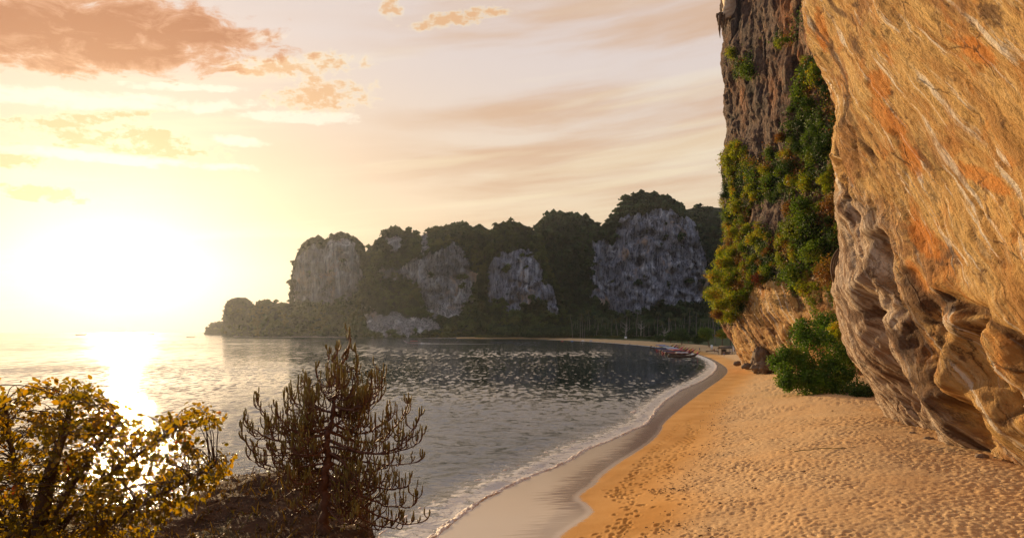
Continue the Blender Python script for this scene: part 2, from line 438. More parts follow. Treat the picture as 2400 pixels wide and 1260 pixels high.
sand = sheet('beach_sand', Pq, m_sand, attrs={'swash': ds, 'shore_d': dd, 'rough_zone': rough_zone, 'grassy': grassy}, keep=(dd > -14) & (R_ < 1600))
tag(sand, 'curving beach of orange sand, smooth and footprinted near the water, trampled towards the cliff', kind='structure')

# ---------------------------------------------------------------- sea
m_sea = material('sea_water')
P = pos(); px_, py_, pz_ = xyz(P)
dsh = attr('shore_d')
n1 = noise(vec(px_*.55, py_*.8, 0.0), 1.0, 4, .62, .35); n2 = noise(vec(px_*2.0, py_*2.6, 3.0), 1.0, 4, .6, .4); n0 = noise(vec(px_*.03, py_*.05, 9.0), 1.0, 3, .5, .3)
patch = sm(n0, .35, .65)
rad = S.m('SQRT', px_*px_+py_*py_)
hgt = (n1*.9+n2*.32)*(patch*.55+.55)*(sm(rad, 130.0, 35.0)*.9+.06)
deep = mix(patch, (.008, .020, .022), (.012, .028, .03))
foamn = noise(vec(px_*1.5, py_*1.5, 0.0), 1.0, 6, .68, .8)
shal = sm(dsh+(foamn-.5)*5.0, -5.5, -.3)
c = mix(shal*.85, deep, (.30, .27, .20))
fo = sm(foamn+sm(dsh, -4.5, -.1)*.30+sm(py_, 60.0, 130.0)*.03, .66, .76)*sm(dsh, -6.5, -1.8)
c = mix(fo*.75, c, (.62, .58, .52))
b = principled(c, sm(rad, 60.0, 400.0)*.07+.06+fo*.5, bump=hgt, dist=.28, spec=.5)
b.inputs['IOR'].default_value = 2.4
def ncol(co, detail, rough):
    n = S.nt.nodes.new('ShaderNodeTexNoise'); lk(co, n.inputs['Vector']); n.inputs['Scale'].default_value = 1; n.inputs['Detail'].default_value = detail; n.inputs['Roughness'].default_value = rough
    return xyz(S(n.outputs['Color']))
fx, fy, fz = ncol(vec(px_*.75, py_*.55, 2.0), 3, .6); gx_, gy_, gz_ = ncol(vec(px_*2.2, py_*1.7, 5.0), 3, .6)
wN = sm(rad, 160.0, 50.0); kf = (patch*.7+.5)*sm(dsh, -.5, -4.0)
crest = sm(fz, .50, .66)
def kur(v): a = (v-.5)*2.0; return a*S.m('ABSOLUTE', a)
q1, q2, q3 = ncol(vec(px_*1.0, py_*.30, 2.0), 3, .66); r1, r2, r3 = ncol(vec(px_*.62, py_*.075, 8.0), 3, .66)
wM = sm(rad, 50.0, 90.0)*sm(rad, 260.0, 150.0); wF = sm(rad, 130.0, 260.0)
gust = noise(vec(px_*.012, py_*.010, 17.0), 1.0, 3, .5)
thr = (.5-gust)*.42
fl = sm(fz+thr*-1.0, .47, .60)*wN+sm(q3+thr*-1.0, .505, .59)*wM+sm(r3+thr*-1.0, .51, .59)*wF
sx_ = (kur(fx)*.40+(gx_-.5)*.22)*wN*kf+(kur(q1)*wM+kur(r1)*wF)*.15; sy_ = (kur(fy)*.55+(gy_-.5)*.30)*wN*kf-fl*.12*sm(dsh, -.5, -4.0)
bn = S.nt.nodes['Bump']; va = vadd(S(bn.outputs[0]), vec(sx_, sy_, 0.0)); vn = S.nt.nodes.new('ShaderNodeVectorMath'); vn.operation = 'NORMALIZE'; lk(va, vn.inputs[0]); S.nt.links.new(vn.outputs[0], b.inputs['Normal'])
out(b.outputs[0])
rr = np.geomspace(13, 2000, 380); aa = np.radians(np.concatenate([np.linspace(-88, -42, 30)[:-1], np.linspace(-42, 22, 340), np.linspace(22, 60, 16)[1:]]))
R_, A_ = np.meshgrid(rr, aa, indexing='ij'); X = R_*np.sin(A_); Y = R_*np.cos(A_)
dd, arc = pdist(X, Y, shore); dd = dd.reshape(X.shape); arc = arc.reshape(X.shape)
am = sstep(R_, 400, 120)
Z = sstep(R_, 160, 50)*sstep(-dd, 0, 6)*(.10*fbm(X*.22, Y*.30, 0, 3)+.045*ridge(X*.35+pn(X*.1, Y*.1), Y*.55, 2, 2))
Z += am*np.exp(-((dd+1.3+.5*pn(arc*.15, 0.0, 2.0))/.55)**2)*.13*(.6+pn(arc*.3, 0, 4.0))
Z += am*np.exp(-((dd+4.5+pn(arc*.1, 0.0, 6.0))/.8)**2)*.10
sea = sheet('sea', np.stack([X, Y, Z], -1), m_sea, attrs={'shore_d': dd}, keep=(dd < 3))
tag(sea, 'rippled sea of the bay, silver white under the low sun and dark green below the cliffs', kind='structure')

# ---------------------------------------------------------------- surf line
m_foam = material('sea_foam'); P = pos(); fn = noise(P, 5, 5, .7)
c = mix(sm(fn, .35, .65), (.50, .34, .22), (.86, .80, .72)); out(principled(c, .55, bump=noise(P, 14, 4, .7), dist=.05, spec=.4).outputs[0])
sp = np.array(shore); seg2 = np.linalg.norm(np.diff(sp, axis=0), axis=1); cum2 = np.concatenate([[0], np.cumsum(seg2)])
def ribbon(name, y0, y1, n, off, wid, hh, seed, thr, label):
    a0 = cum2[np.argmin(np.abs(sp[:, 1]-y0)+(sp[:, 0] > 60)*999)]; a1 = cum2[np.argmin(np.abs(sp[:, 1]-y1)+(sp[:, 0] > 60)*999)]
    s = a0+(a1-a0)*np.linspace(0, 1, n)**1.25
    bx = np.interp(s, cum2, sp[:, 0]); by = np.interp(s, cum2, sp[:, 1])
    ex = np.gradient(bx); ey = np.gradient(by); l = np.hypot(ex, ey); nx, ny = ey/l, -ex/l
    nt_ = 15; t = np.linspace(-1, 1, nt_)
    T_, S_ = np.meshgrid(t, s, indexing='xy')
    o_ = off+T_*wid*(.75+.7*pn(S_*.35, 0, seed))+.16*fbm(S_*.9, T_*1.2, seed+2, 4, .6)+.45*pn(S_*.12, 0, seed+5)
    px = bx[:, None]+nx[:, None]*o_; py = by[:, None]+ny[:, None]*o_
    f = fbm(S_*1.3, T_*1.1, seed+9, 4, .6); pr = hh*(1-T_**2)*(.65+f*1.3)-thr*hh*(1+1.0*pn(S_*.25, 0, seed+3))
    z = np.maximum(o_*.05, 0)+pr-.01
    o = sheet(name, np.stack([px, py, z], -1), m_foam, keep=pr > -.03)
    return tag(o, label, kind='stuff')
ribbon('surf_foam', 22, 190, 2600, .05, .34, .15, 1, .25, 'thin crumbling line of tan and white foam where the last wave meets the wet sand')
ribbon('surf_foam', 24, 190, 1800, -2.4, .5, .14, 21, .75, 'second broken line of pale foam on the ripple just off the beach')

# ---------------------------------------------------------------- rock materials
def karst_material(name, cols, vscale, bdist, stain=.5, warm=None):
    """streaked limestone: cols = dark, mid, pale, orange"""
    m = material(name); P = pos(); x, y, z = xyz(P); k = vscale
    flow = noise(vec(x*.30*k, y*.30*k, z*.045*k), 1.0, 5, .62, .5)
    flow2 = noise(vec(x*1.1*k, y*1.1*k, z*.13*k), 1.0, 5, .65, .6)
    blot = noise(vec(x*.09*k, y*.09*k, z*.07*k), 1.0, 5, .6, .6)
    c = mix(sm(flow2, .32, .68), cols[0], cols[1]); c = mix(sm(flow, .50, .70)*.8, c, cols[2])
    c = mix(sm(blot, .56, .70)*stain, c, cols[3]); c = mix(sm(noise(vec(x*.5*k, y*.5*k, z*.25*k), 1.0, 4, .6), .60, .72)*.75, c, tuple(q*.35 for q in cols[0]))  # last mix: near-black blotches paint in the shade of cracks and caves
    c = mix(sm(attr('rock')+(blot-.5)*.5, .25, .6), mix(sm(flow2, .35, .65), (.018, .030, .012), (.040, .055, .018)), c)
    b = principled(c, .9, bump=flow*.9+flow2*.5+noise(P, 1.6*k, 5, .65)*.35, dist=bdist, spec=.15, strength=1.0); out(b.outputs[0]); return m
m_far = karst_material('distant_limestone', ((.045, .045, .06), (.42, .41, .45), (.85, .82, .80), (.62, .38, .20)), .48, 5.0, .6)
m_farw = karst_material('distant_limestone_warm', ((.06, .055, .055), (.40, .36, .33), (.82, .76, .68), (.62, .38, .22)), .48, 4.5, .6)
m_forest = leaf_mat('distant_forest', (.024, .042, .016), (.085, .115, .030), (.12, .12, .03), sc=.05, trans=.25, rough=.8, spec=.05)
m_forest2 = leaf_mat('distant_forest_dark', (.018, .038, .020), (.060, .095, .032), None, sc=.05, trans=.2, rough=.8, spec=.05)

rock_patches = [
 [(688, 650), (700, 600), (735, 575), (760, 580), (775, 572), (800, 560), (835, 575), (842, 600), (850, 640), (830, 690), (800, 706), (760, 712), (690, 712)],
 [(905, 560), (930, 550), (940, 575), (925, 590), (908, 580)], [(985, 560), (1000, 555), (1005, 585), (990, 600)],
 [(890, 630), (940, 628), (965, 605), (1000, 598), (1040, 585), (1062, 566), (1090, 590), (1112, 650), (1112, 700), (1085, 728), (1060, 748), (1015, 742), (985, 712), (975, 665), (940, 655), (895, 650)],
 [(848, 725), (870, 718), (880, 735), (935, 735), (1000, 745), (1032, 765), (1005, 782), (870, 785), (855, 760)],
 [(1152, 600), (1180, 588), (1242, 590), (1256, 600), (1272, 625), (1275, 665), (1303, 690), (1308, 740), (1298, 752), (1282, 722), (1265, 705), (1240, 705), (1215, 732), (1190, 728), (1175, 706), (1142, 702), (1140, 660)],
 [(1388, 568), (1412, 566), (1440, 580), (1452, 520), (1470, 505), (1510, 500), (1545, 490), (1600, 500), (1630, 518), (1642, 560), (1660, 630), (1664, 690), (1640, 712), (1600, 705), (1570, 722), (1550, 712), (1510, 732), (1460, 738), (1430, 732), (1408, 708), (1385, 700), (1390, 640)],
]
def massif(name, label, pts, Dr, depth, mat, fmat, seed=0, ntree=400, tsize=4.5, talus=.24, capf=.78, allwood=False, nu=150, nv=110, relief=1.0, dpts=None):
    """a limestone hill: foot slope, sheer face, rounded wooded top; modelled all round"""
    pts = np.array(pts, float); L = np.concatenate([[0], np.cumsum(np.hypot(np.diff(pts[:, 0]), np.diff(pts[:, 1])))]); L /= L[-1]
    u = np.linspace(0, 1, nu); px = np.interp(u, L, pts[:, 0]); py = np.interp(u, L, pts[:, 1])
    cx = (px-1200)/F*Dr; zt = np.maximum(H+(770-py)/F*Dr, -1)
    zt = zt+1.2*fbm(cx*.06, seed*3.1, 0, 3)*sstep(zt, 5, 25)
    prof = np.abs(2*np.linspace(0, 1, nu)-1); dp = depth*(1-np.clip((2*np.abs((cx-cx[0])/(cx[-1]-cx[0])-.5)), 0, 1)**3.5)+.5
    v = np.linspace(0, 1, nv)
    # front profile: v -> (fraction of depth towards the viewer, fraction of height)
    fd = np.interp(v, [0, .30, .34, .68, .80, 1], [1, .50, .46, .34, .22, 0]); fh = np.interp(v, [0, .30, .34, .68, .80, 1], [-.03, talus, talus+.06, capf, capf+.12, 1])
    U, V_ = np.meshgrid(u, v, indexing='ij')
    Xs = cx[:, None]+0*V_; Ys = Dr-dp[:, None]*fd[None]; Zs = zt[:, None]*fh[None]
    q1 = fbm(Xs*.028+seed, Zs*.012, seed*1.7, 4, .55); q2 = ridge(Xs*.11, Zs*.018+seed, Ys*.03, 3); q3 = fbm(Xs*.09, Zs*.09, seed+4.0, 4, .6); q4 = ridge(Xs*.35, Zs*.06, seed, 2)
    facew = sstep(fh, talus-.04, talus+.06)*sstep(fh, .98, .85)
    am = min(1, depth/60)*relief
    cv = sstep(fbm(Xs*.05+3, Zs*.07, seed+7.0, 4, .6), .10, .30)*sstep(fh, .98, .8)
    Ys = Ys-am*((q1*16+q3*10)*sstep(fh, 0, .1)*sstep(fh, 1, .9)+facew*(q2*7+q4*2.4-cv*7))
    Xs = Xs+am*3*fbm(Zs*.05, Ys*.05, seed+9.0, 3)*facew
    # photograph position of every point, used only to lay the bare rock faces where they are
    ppx = 1200+Xs/np.maximum(Ys, 1)*F; ppy = 770-(Zs-H)/np.maximum(Ys, 1)*F
    jx = ppx+20*fbm(Xs*.05, Zs*.05, 3, 5, .7); jy = ppy+30*fbm(Xs*.09+9, Zs*.03, 5, 5, .7)
    rock = np.zeros(Xs.shape, bool); tuft = fbm(Xs*.07, Zs*.07, seed+20.0, 4, .65) > .34
    if not allwood:
        for poly in rock_patches: rock |= inpoly(jx, jy, poly)
    rock &= ~tuft
    # overhang: the bare face leans out, its foot is undercut
    P0 = np.stack([Xs, Ys, Zs], -1)
    back = np.stack([Xs[:, ::-1], 2*Dr-Ys[:, ::-1]+0*Xs, Zs[:, ::-1]], -1)[:, 1::4]
    PP = np.concatenate([P0, back], 1)
    ra = np.concatenate([rock.astype(float), np.zeros(back.shape[:2])], 1)
    root = sheet(name, PP, [mat], attrs={'rock': ra}, flip=False)
    tag(root, label, kind='structure')
    # trees over everything that is not bare rock
    rg = np.random.default_rng(100+int(seed*10))
    c00 = P0[:-1, :-1]; e1 = P0[1:, :-1]-c00; e2 = P0[:-1, 1:]-c00; nn = np.cross(e1, e2); ar = np.linalg.norm(nn, axis=-1)
    nn = nn/(ar[..., None]+1e-9); nn *= np.sign(-nn[..., 1:2]+1e-6)
    wt = ar*(~rock[:-1, :-1])*(c00[..., 2] > .3); wt = wt.ravel()/wt.sum()
    idx = rg.choice(len(wt), ntree, p=wt); ii, jj = np.unravel_index(idx, ar.shape)
    base_ = c00[ii, jj]+e1[ii, jj]*rg.random((ntree, 1))+e2[ii, jj]*rg.random((ntree, 1)); nb = nn[ii, jj]
    rad = tsize*(.5+.75*rg.random(ntree)**1.5)
    cen = base_+nb*rad[:, None]*.25; cen[:, 2] += rad*.22
    k = 26; d = rg.normal(size=(ntree, k, 3)); d /= np.linalg.norm(d, axis=2)[..., None]; d[..., 2] = np.abs(d[..., 2])*.7-.15
    pc = cen[:, None]+d*rad[:, None, None]*(.65+.4*rg.random((ntree, k, 1)))
    Vc, Qc = cards(pc.reshape(-1, 3), np.repeat(rad*.30, k), N=d.reshape(-1, 3)*1.0, aspect=.8, rng=rg, bend=.15)
    core = []
    m = MB(); m.add(Vc, Qc)
    # dark bodies of the crowns
    ico = np.array([[0, 0, 1], [.9, 0, .3], [.28, .85, .3], [-.72, .53, .3], [-.72, -.53, .3], [.28, -.85, .3], [0, 0, -.8]])
    it = np.array([[0, 1, 2], [0, 2, 3], [0, 3, 4], [0, 4, 5], [0, 5, 1], [6, 2, 1], [6, 3, 2], [6, 4, 3], [6, 5, 4], [6, 1, 5]])
    Vb = cen[:, None]+ico[None]*rad[:, None, None]*.85*(1+.25*rg.normal(size=(ntree, 7, 1)))
    m.add(Vb.reshape(-1, 3), T=(it[None]+np.arange(ntree)[:, None, None]*7).reshape(-1, 3))
    o = m.obj('forest', fmat, smooth=False)
    tag(o, 'dense forest covering the '+label.split(',')[0], kind='stuff')
    return root
massif('hill', 'wooded hill at the right end of the far cliffs, partly behind the near cliff', [(1540, 795), (1585, 520), (1605, 492), (1640, 484), (1672, 486), (1712, 487), (1760, 488), (1850, 510), (1900, 600), (1930, 795)], 960, 120, m_far, m_forest2, 1.3, 900, 5, allwood=True, nu=110, nv=80)
massif('hill', 'small saddle hill of forest between the first and second cliff', [(835, 792), (848, 600), (868, 576), (890, 574), (912, 585), (930, 792)], 890, 50, m_farw, m_forest, 2.2, 200, 4.5, allwood=True, nu=60, nv=60)
massif('cliff', 'tallest far cliff, a grey limestone face with a domed wooded top', [(1372, 795), (1386, 590), (1400, 545), (1412, 524), (1430, 512), (1445, 492), (1465, 468), (1490, 452), (1515, 450), (1556, 458), (1586, 478), (1602, 500), (1628, 520), (1645, 570), (1662, 640), (1672, 700), (1682, 795)], 800, 85, m_far, m_forest2, 3.1, 1000, 4.6, talus=.13, capf=.80, nu=230, nv=170, relief=1.2)
massif('cliff', 'wooded far cliff with a flat domed top next to the tallest face', [(1215, 795), (1245, 600), (1258, 530), (1272, 508), (1300, 502), (1335, 503), (1370, 509), (1396, 523), (1412, 545), (1440, 795)], 800, 90, m_far, m_forest2, 4.4, 800, 4.8, nu=140, nv=110)
massif('cliff', 'middle far cliff with a pale streaked face hanging over the forest', [(1110, 795), (1135, 620), (1147, 545), (1160, 528), (1178, 520), (1205, 519), (1235, 530), (1258, 545), (1275, 610), (1305, 690), (1345, 795)], 745, 75, m_far, m_forest, 5.2, 700, 4.4, talus=.22, capf=.72, nu=170, nv=130)
massif('cliff', 'long far cliff in the middle with brown streaked rock between wooded slopes', [(800, 796), (850, 715), (880, 630), (890, 560), (905, 544), (930, 538), (962, 543), (985, 553), (1003, 543), (1040, 534), (1070, 525), (1100, 532), (1130, 528), (1150, 540), (1165, 600), (1190, 700), (1230, 797)], 770, 105, m_farw, m_forest, 6.6, 1600, 4.3, talus=.26, capf=.74, nu=260, nv=140)
massif('cliff', 'leftmost big far cliff, hazy rock rising straight from its wooded foot', [(675, 792), (682, 665), (690, 622), (700, 597), (716, 580), (738, 563), (752, 560), (768, 573), (776, 561), (800, 552), (825, 558), (840, 566), (853, 582), (862, 640), (885, 792)], 850, 42, m_farw, m_forest, 7.9, 420, 3.6, talus=.30, capf=.9, nu=150, nv=110)
massif('hill', 'low wooded ridge running out to the left of the far cliffs', [(592, 789), (600, 730), (610, 711), (630, 704), (652, 711), (668, 718), (692, 712), (730, 708), (790, 712), (850, 700), (900, 720), (1000, 797)], 835, 50, m_farw, m_forest, 8.3, 900, 3.8, allwood=True, talus=.45, nu=150, nv=60)
massif('sea_stack', 'stubby rock tower standing at the tip of the headland', [(521, 788), (524, 735), (528, 712), (540, 700), (556, 696), (576, 697), (590, 707), (597, 727), (604, 745), (620, 789)], 870, 26, m_farw, m_forest, 9.4, 130, 2.4, talus=.3, capf=.75, nu=90, nv=70, allwood=True)
massif('rock_islet', 'low rounded islet at the outermost left end of the headland', [(479, 783), (486, 768), (500, 758), (516, 754), (533, 756), (548, 770), (560, 783)], 1120, 26, m_farw, m_forest, 10.2, 60, 2.4, talus=.3, capf=.75, nu=60, nv=50, allwood=True)

PENDING = []
# ================================================================ golden overhanging cliff
def wall_material(name, pal, bdist=.42, warmth=1.0):
    m = material(name); P = pos(); a, b_, d_ = xyz(attr('band', True)); st_ = attr('stain'); gy = attr('greyness'); gshade = attr('groove_shade')
    wv = noise(vec(a*.05, b_*.12, 0.0), 1.0, 3, .5)*6.0
    f1 = noise(vec(a*.10, b_*1.1+wv, 1.0), 1.0, 6, .62, .5)
    f2 = noise(vec(a*.35, b_*3.2+wv*2.0, 2.0), 1.0, 5, .65, .5)
    bl = noise(vec(a*.22, b_*.35, 3.0), 1.0, 5, .62, .8)
    fn = noise(vec(a*1.6, b_*4.2, d_+1.0), 1.0, 6, .70, .3); sp = noise(P, 9.0, 4, .6); blo = noise(vec(a*.13, b_*.18, 12.0), 1.0, 6, .66, .6)
    c = mix(sm(f1, .36, .64), pal[0], pal[1])
    c = mix(sm(f2, .52, .70)*.65, c, pal[2])
    c = mix(sm(bl, .52, .68)*.75, c, pal[3])
    c = mix(sm(noise(vec(a*.12, b_*.5+3.0, 8.0), 1.0, 5, .6, .6), .57, .70)*.7, c, pal[0])
    c = mix(sm(fn, .56, .72)*.7, c, pal[4])
    c = mix(sm(noise(vec(a*.10, b_*1.6+wv, 6.0), 1.0, 6, .66, .3), .55, .63)*.8, c, pal[5])
    c = mix(sm(blo, .52, .63)*.8, c, pal[9]); c = mix(sm(noise(vec(a*.3+4.0, b_*.5, 15.0), 1.0, 6, .7, .5), .565, .66)*.8, c, pal[4])
    c = mix(sm(st_+(fn-.5)*1.3+(f2-.5)*.6, .35, .75)*.6, c, pal[6])
    c = mix(sm(gy+(fn-.5)*.7, .35, .8)*.8, c, mix(sm(f2, .4, .62), pal[7], pal[8]))
    c = mix(sm(gshade+(fn-.5)*.5, .45, .85)*.8, c, pal[4])  # crevice shade painted into the colour along the grooves
    c = mix(sm(sp, .62, .75)*.5, c, pal[4])
    crack = sm(voro(vec(a*.16, b_*.55+wv*.6, fn*1.2), 1.0, 'DISTANCE_TO_EDGE'), .022, .0)*sm(noise(vec(a*.1, b_*.2, 21.0), 1.0, 2, .5), .42, .58)
    c = mix(crack*.7, c, pal[4])
    b = principled(c, .85, bump=f1*.7+f2*.5+fn*.8+sp*.14-crack*.3, dist=bdist*1.7, spec=.2); out(b.outputs[0]); return m
m_gold = wall_material('golden_limestone', ((.44, .23, .07), (.66, .42, .155), (.74, .55, .30), (.52, .19, .03), (.10, .045, .02), (.84, .75, .62), (.62, .19, .01), (.24, .15, .10), (.64, .53, .42), (.34, .16, .055)))
m_dark = wall_material('dark_limestone', ((.15, .080, .050), (.36, .19, .10), (.52, .34, .20), (.52, .20, .06), (.022, .018, .018), (.50, .37, .24), (.52, .17, .03), (.045, .042, .05), (.19, .14, .11), (.30, .12, .05)), .5)

def wall(name, plan, lean, top, zb, m, band_dir, nu, nv, amp, label, stains=(), extra=None, nearfade=None, dens=None, greyf=None, col=None, su=0):
    plan = smooth_poly(plan, 2); seg = np.linalg.norm(np.diff(plan, axis=0), axis=1); L = np.concatenate([[0], np.cumsum(seg)])
    s = np.linspace(0, 1, nu) if dens is None else np.interp(np.linspace(0, 1, nu), [0]+[q for q, _ in dens]+[1], [0]+[q for _, q in dens]+[1])
    s = s*L[-1]
    x = np.interp(s, L, plan[:, 0]); y = np.interp(s, L, plan[:, 1]); ex = np.gradient(x, s); ey = np.gradient(y, s); l = np.hypot(ex, ey)
    kk = np.ones(15)/15; nx, ny = np.convolve(np.pad(-ey/l, 7, 'edge'), kk, 'valid'), np.convolve(np.pad(ex/l, 7, 'edge'), kk, 'valid')
    z = zb+(top-zb)*np.linspace(0, 1, nv)**1.15
    S_, Z_ = np.meshgrid(s, z, indexing='ij')
    lx = lean(S_, Z_, np.interp(S_, s, y))
    Xw = x[:, None]+lx[..., 0]; Yw = y[:, None]+lx[..., 1]
    ca, sa = band_dir
    A = S_*ca+Z_*sa; B = -S_*sa+Z_*ca
    wv = 1.2*fbm(A*.05, B*.05, 3+su, 3)+(.35*fbm(A*.2, B*.2, 5+su, 3))
    Bw = B+wv*2
    g1 = ridge(A*.045, Bw*.22, 1+su, 3, .55); g2 = ridge(A*.10, Bw*.55, 4+su, 3, .6); g3 = fbm(A*.30, Bw*1.5, 7+su, 4, .65)+.6*(ridge(A*.16, Bw*1.1, 8+su, 3, .65)-.5); big = fbm(S_*.07, Z_*.07, 9+su, 3)
    lumps = fbm(S_*.5, Z_*.5, 12+su, 4, .6); groove = -np.exp(-(pn(A*.05, Bw*.16, 15+su)/.045)**2); groove2 = -np.exp(-(pn(A*.09, Bw*.42, 19+su)/.05)**2)
    cell = np.abs(fbm(A*.22+3, Bw*.5, 23+su, 3))
    calm = 1-.38*sstep(Z_, 8, 22)*sstep(np.interp(S_, s, y), 56, 40)*(su == 0)
    dsp = amp*calm*(big*1.5+(g1-.5)*.40+(g2-.5)*.40+g3*.50+lumps*.35+groove*(.45 if su else .22)*calm**2+groove2*.40*calm+sstep(cell, .05, .0)*-.10)
    if extra is not None: dsp = dsp+extra(S_, Z_, Xw, Yw)
    Xw = Xw+nx[:, None]*dsp; Yw = Yw+ny[:, None]*dsp
    Zw = Z_+amp*.25*fbm(S_*.4, Z_*.4, 30+su, 3)*sstep(Z_, zb, zb+2)
    gshade = np.clip(-(groove*1.0+groove2*.8)*(.15+.85*sstep(calm, .5, 1.0))+sstep(g2, .2, -.1)*.5*calm, 0, 1)+0*S_  # mask of the grooves whose shade is painted dark
    stn = np.zeros(S_.shape)
    ppx = 1200+Xw/np.maximum(Yw, 1)*F; ppy = 770-(Zw-H)/np.maximum(Yw, 1)*F
    for (cx, cy, rx, ry, an) in stains:
        u_ = (ppx-cx)*math.cos(an)+(ppy-cy)*math.sin(an); v_ = -(ppx-cx)*math.sin(an)+(ppy-cy)*math.cos(an)
        stn = np.maximum(stn, np.exp(-((u_/rx)**2+(v_/ry)**2)**1.5))
    gy = greyf(S_, Z_, Xw, Yw, ppx, ppy, big) if greyf else 0*S_
    PP = np.stack([Xw, Yw, Zw], -1)
    o = sheet(name, PP, m, attrs={'band': np.stack([A, B, 0*A], -1), 'stain': stn, 'greyness': gy, 'groove_shade': gshade}, flip=True)
    tag(o, label, kind='structure')
    return PP, ppx, ppy, o
prof_px = [(1888, -40), (1888, 0), (1893, 60), (1900, 100), (1915, 140), (1935, 180), (1950, 215), (1957, 250), (1957, 280), (1947, 320), (1943, 370), (1955, 410), (1962, 470), (1967, 530), (1972, 590), (1958, 650), (1950, 682), (1965, 720), (1985, 790), (2000, 840), (2035, 880), (2060, 920), (2090, 975)]
YE = 57.0
pz = np.array([H+(770-p[1])/F*YE for p in prof_px])[::-1]; pxx = np.array([(p[0]-1200)/F*YE for p in prof_px])[::-1]
BX = 32.3
def lean_gold(S_, Z_, Yb):
    far = np.interp(Z_, np.concatenate([[0], pz, [44, 60]]), np.concatenate([[BX], pxx, [25.2, 27.5]]))-BX
    gen = np.interp(Z_, [0, 2, 5, 10, 18, 30, 45, 60], [0, 0, -1.3, -2.6, -3.4, -5.6, -6.2, -4.5])
    k = sstep(Yb, 44, 56)
    lx = gen*(1-k)+far*k; lx = lx*np.where(Yb > 57.2, 1, 1)
    return np.stack([lx, 0*lx], -1)
def extra_gold(S_, Z_, X_, Y_):
    e = 0*S_; ppx = 1200+X_/Y_*F; ppy = 770-(Z_-H)/Y_*F
    # long dark fissures and ledges of the lower face, at their places on the wall
    for pts, dp, wd in (([(2070, 560), (2110, 680), (2160, 790), (2230, 880)], 1.0, .55), ([(2240, 700), (2300, 740), (2290, 800), (2330, 880), (2390, 950)], .8, .45),
                        ([(2060, 700), (2090, 830), (2130, 930), (2180, 1010)], 1.1, .75), ([(1960, 380), (1990, 480), (2030, 560), (2040, 640)], .5, .3), ([(2290, 960), (2320, 1040)], .9, .7),
                        ([(1985, 470), (2010, 600), (2045, 700)], .45, .28), ([(2160, 640), (2200, 700), (2240, 800), (2250, 900)], .5, .35), ([(2230, 880), (2270, 960), (2330, 1010)], .6, .4), ([(2000, 300), (2020, 420), (2060, 520)], .3, .25)):
        w_pts = []
        q = np.full(S_.shape, 1e9)
        for (x1, y1), (x2, y2) in zip(pts[:-1], pts[1:]):
            ex, ey = x2-x1, y2-y1; t = np.clip(((ppx-x1)*ex+(ppy-y1)*ey)/(ex*ex+ey*ey), 0, 1)
            q = np.minimum(q, np.hypot(ppx-x1-t*ex, ppy-y1-t*ey))
        q = q*(Y_/F)*1.0+.35*fbm(S_*.7, Z_*.7, 40, 3)
        e = e-dp*np.exp(-(q/wd)**2)+dp*.5*np.exp(-((q-2*wd)/(1.4*wd))**2)
    return e*sstep(Z_, 60, 40)
def grey_gold(S_, Z_, X_, Y_, ppx, ppy, big):
    return np.clip(sstep(ppx-2120-(ppy-400)*.28, 60, -150)*sstep(ppy, 330, 520)*.8+sstep(Z_, 6, 2.0)*.35+.35*fbm(S_*.1, Z_*.1, 50, 3), 0, 1)
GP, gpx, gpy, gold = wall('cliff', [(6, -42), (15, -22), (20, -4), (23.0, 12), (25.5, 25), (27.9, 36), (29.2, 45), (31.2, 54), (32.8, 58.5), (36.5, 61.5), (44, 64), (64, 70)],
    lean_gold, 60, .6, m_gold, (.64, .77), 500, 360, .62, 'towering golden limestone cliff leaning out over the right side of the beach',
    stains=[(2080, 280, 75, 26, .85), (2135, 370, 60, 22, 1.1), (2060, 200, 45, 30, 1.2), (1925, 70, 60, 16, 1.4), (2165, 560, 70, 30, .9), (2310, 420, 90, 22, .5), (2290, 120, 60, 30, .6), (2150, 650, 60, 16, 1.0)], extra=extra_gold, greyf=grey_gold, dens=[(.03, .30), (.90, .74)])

# ================================================================ darker cliff behind it
YM = 146.0
ml_px = [(1712, -40), (1712, 60), (1711, 200), (1718, 290), (1724, 330), (1712, 365), (1708, 440), (1712, 520), (1700, 600), (1692, 700), (1698, 760), (1716, 790), (1738, 820), (1757, 850)]
mz = np.array([H+(770-p[1])/F*YM for p in ml_px])[::-1]; mxx = np.array([(p[0]-1200)/F*YM for p in ml_px])[::-1]
def lean_mid(S_, Z_, Yb):
    lx = np.interp(Z_, np.concatenate([[0], mz, [100]]), np.concatenate([[mxx[0]], mxx, [48.5]]))-48.3
    k = sstep(Yb, 118, 140); lo = np.interp(Z_, [0, 2, 8, 14, 20, 100], [3.5, 3.0, 1.5, -.5, -1, -1.5])
    return np.stack([lx*k+lo*(1-k), 0*lx], -1)
def grey_mid(S_, Z_, X_, Y_, ppx, ppy, big):
    return np.clip(.75-sstep(ppx, 1790, 1900)*sstep(ppy, 330, 100)*.4+.5*big, 0, 1)*sstep(Z_, 11, 19)
def extra_mid(S_, Z_, X_, Y_):
    w_ = 4*fbm(S_*.05, Z_*.04, 9, 3); fl = ridge(S_*.20+w_*.3, Z_*.03, 3, 4, .6)
    return (fl*1.1+1.6*fbm(S_*.10, Z_*.06, 13, 3))*sstep(Z_, 18, 30)
MP, mpx, mpy, midc = wall('cliff', [(72, 84), (59, 92), (53.6, 102), (51.6, 114), (50.0, 128), (48.3, 144), (49, 152), (56, 160), (80, 168)], lean_mid, 100, .6, m_dark, (.05, 1.0), 320, 360, 1.1,
    'dark streaked cliff with hanging plants behind the golden one', stains=[(1840, 40, 80, 26, 1.4), (1870, 160, 60, 14, 1.5), (1810, 230, 60, 14, 1.5), (1745, 250, 60, 12, 1.5)], extra=extra_mid, greyf=grey_mid, su=60)
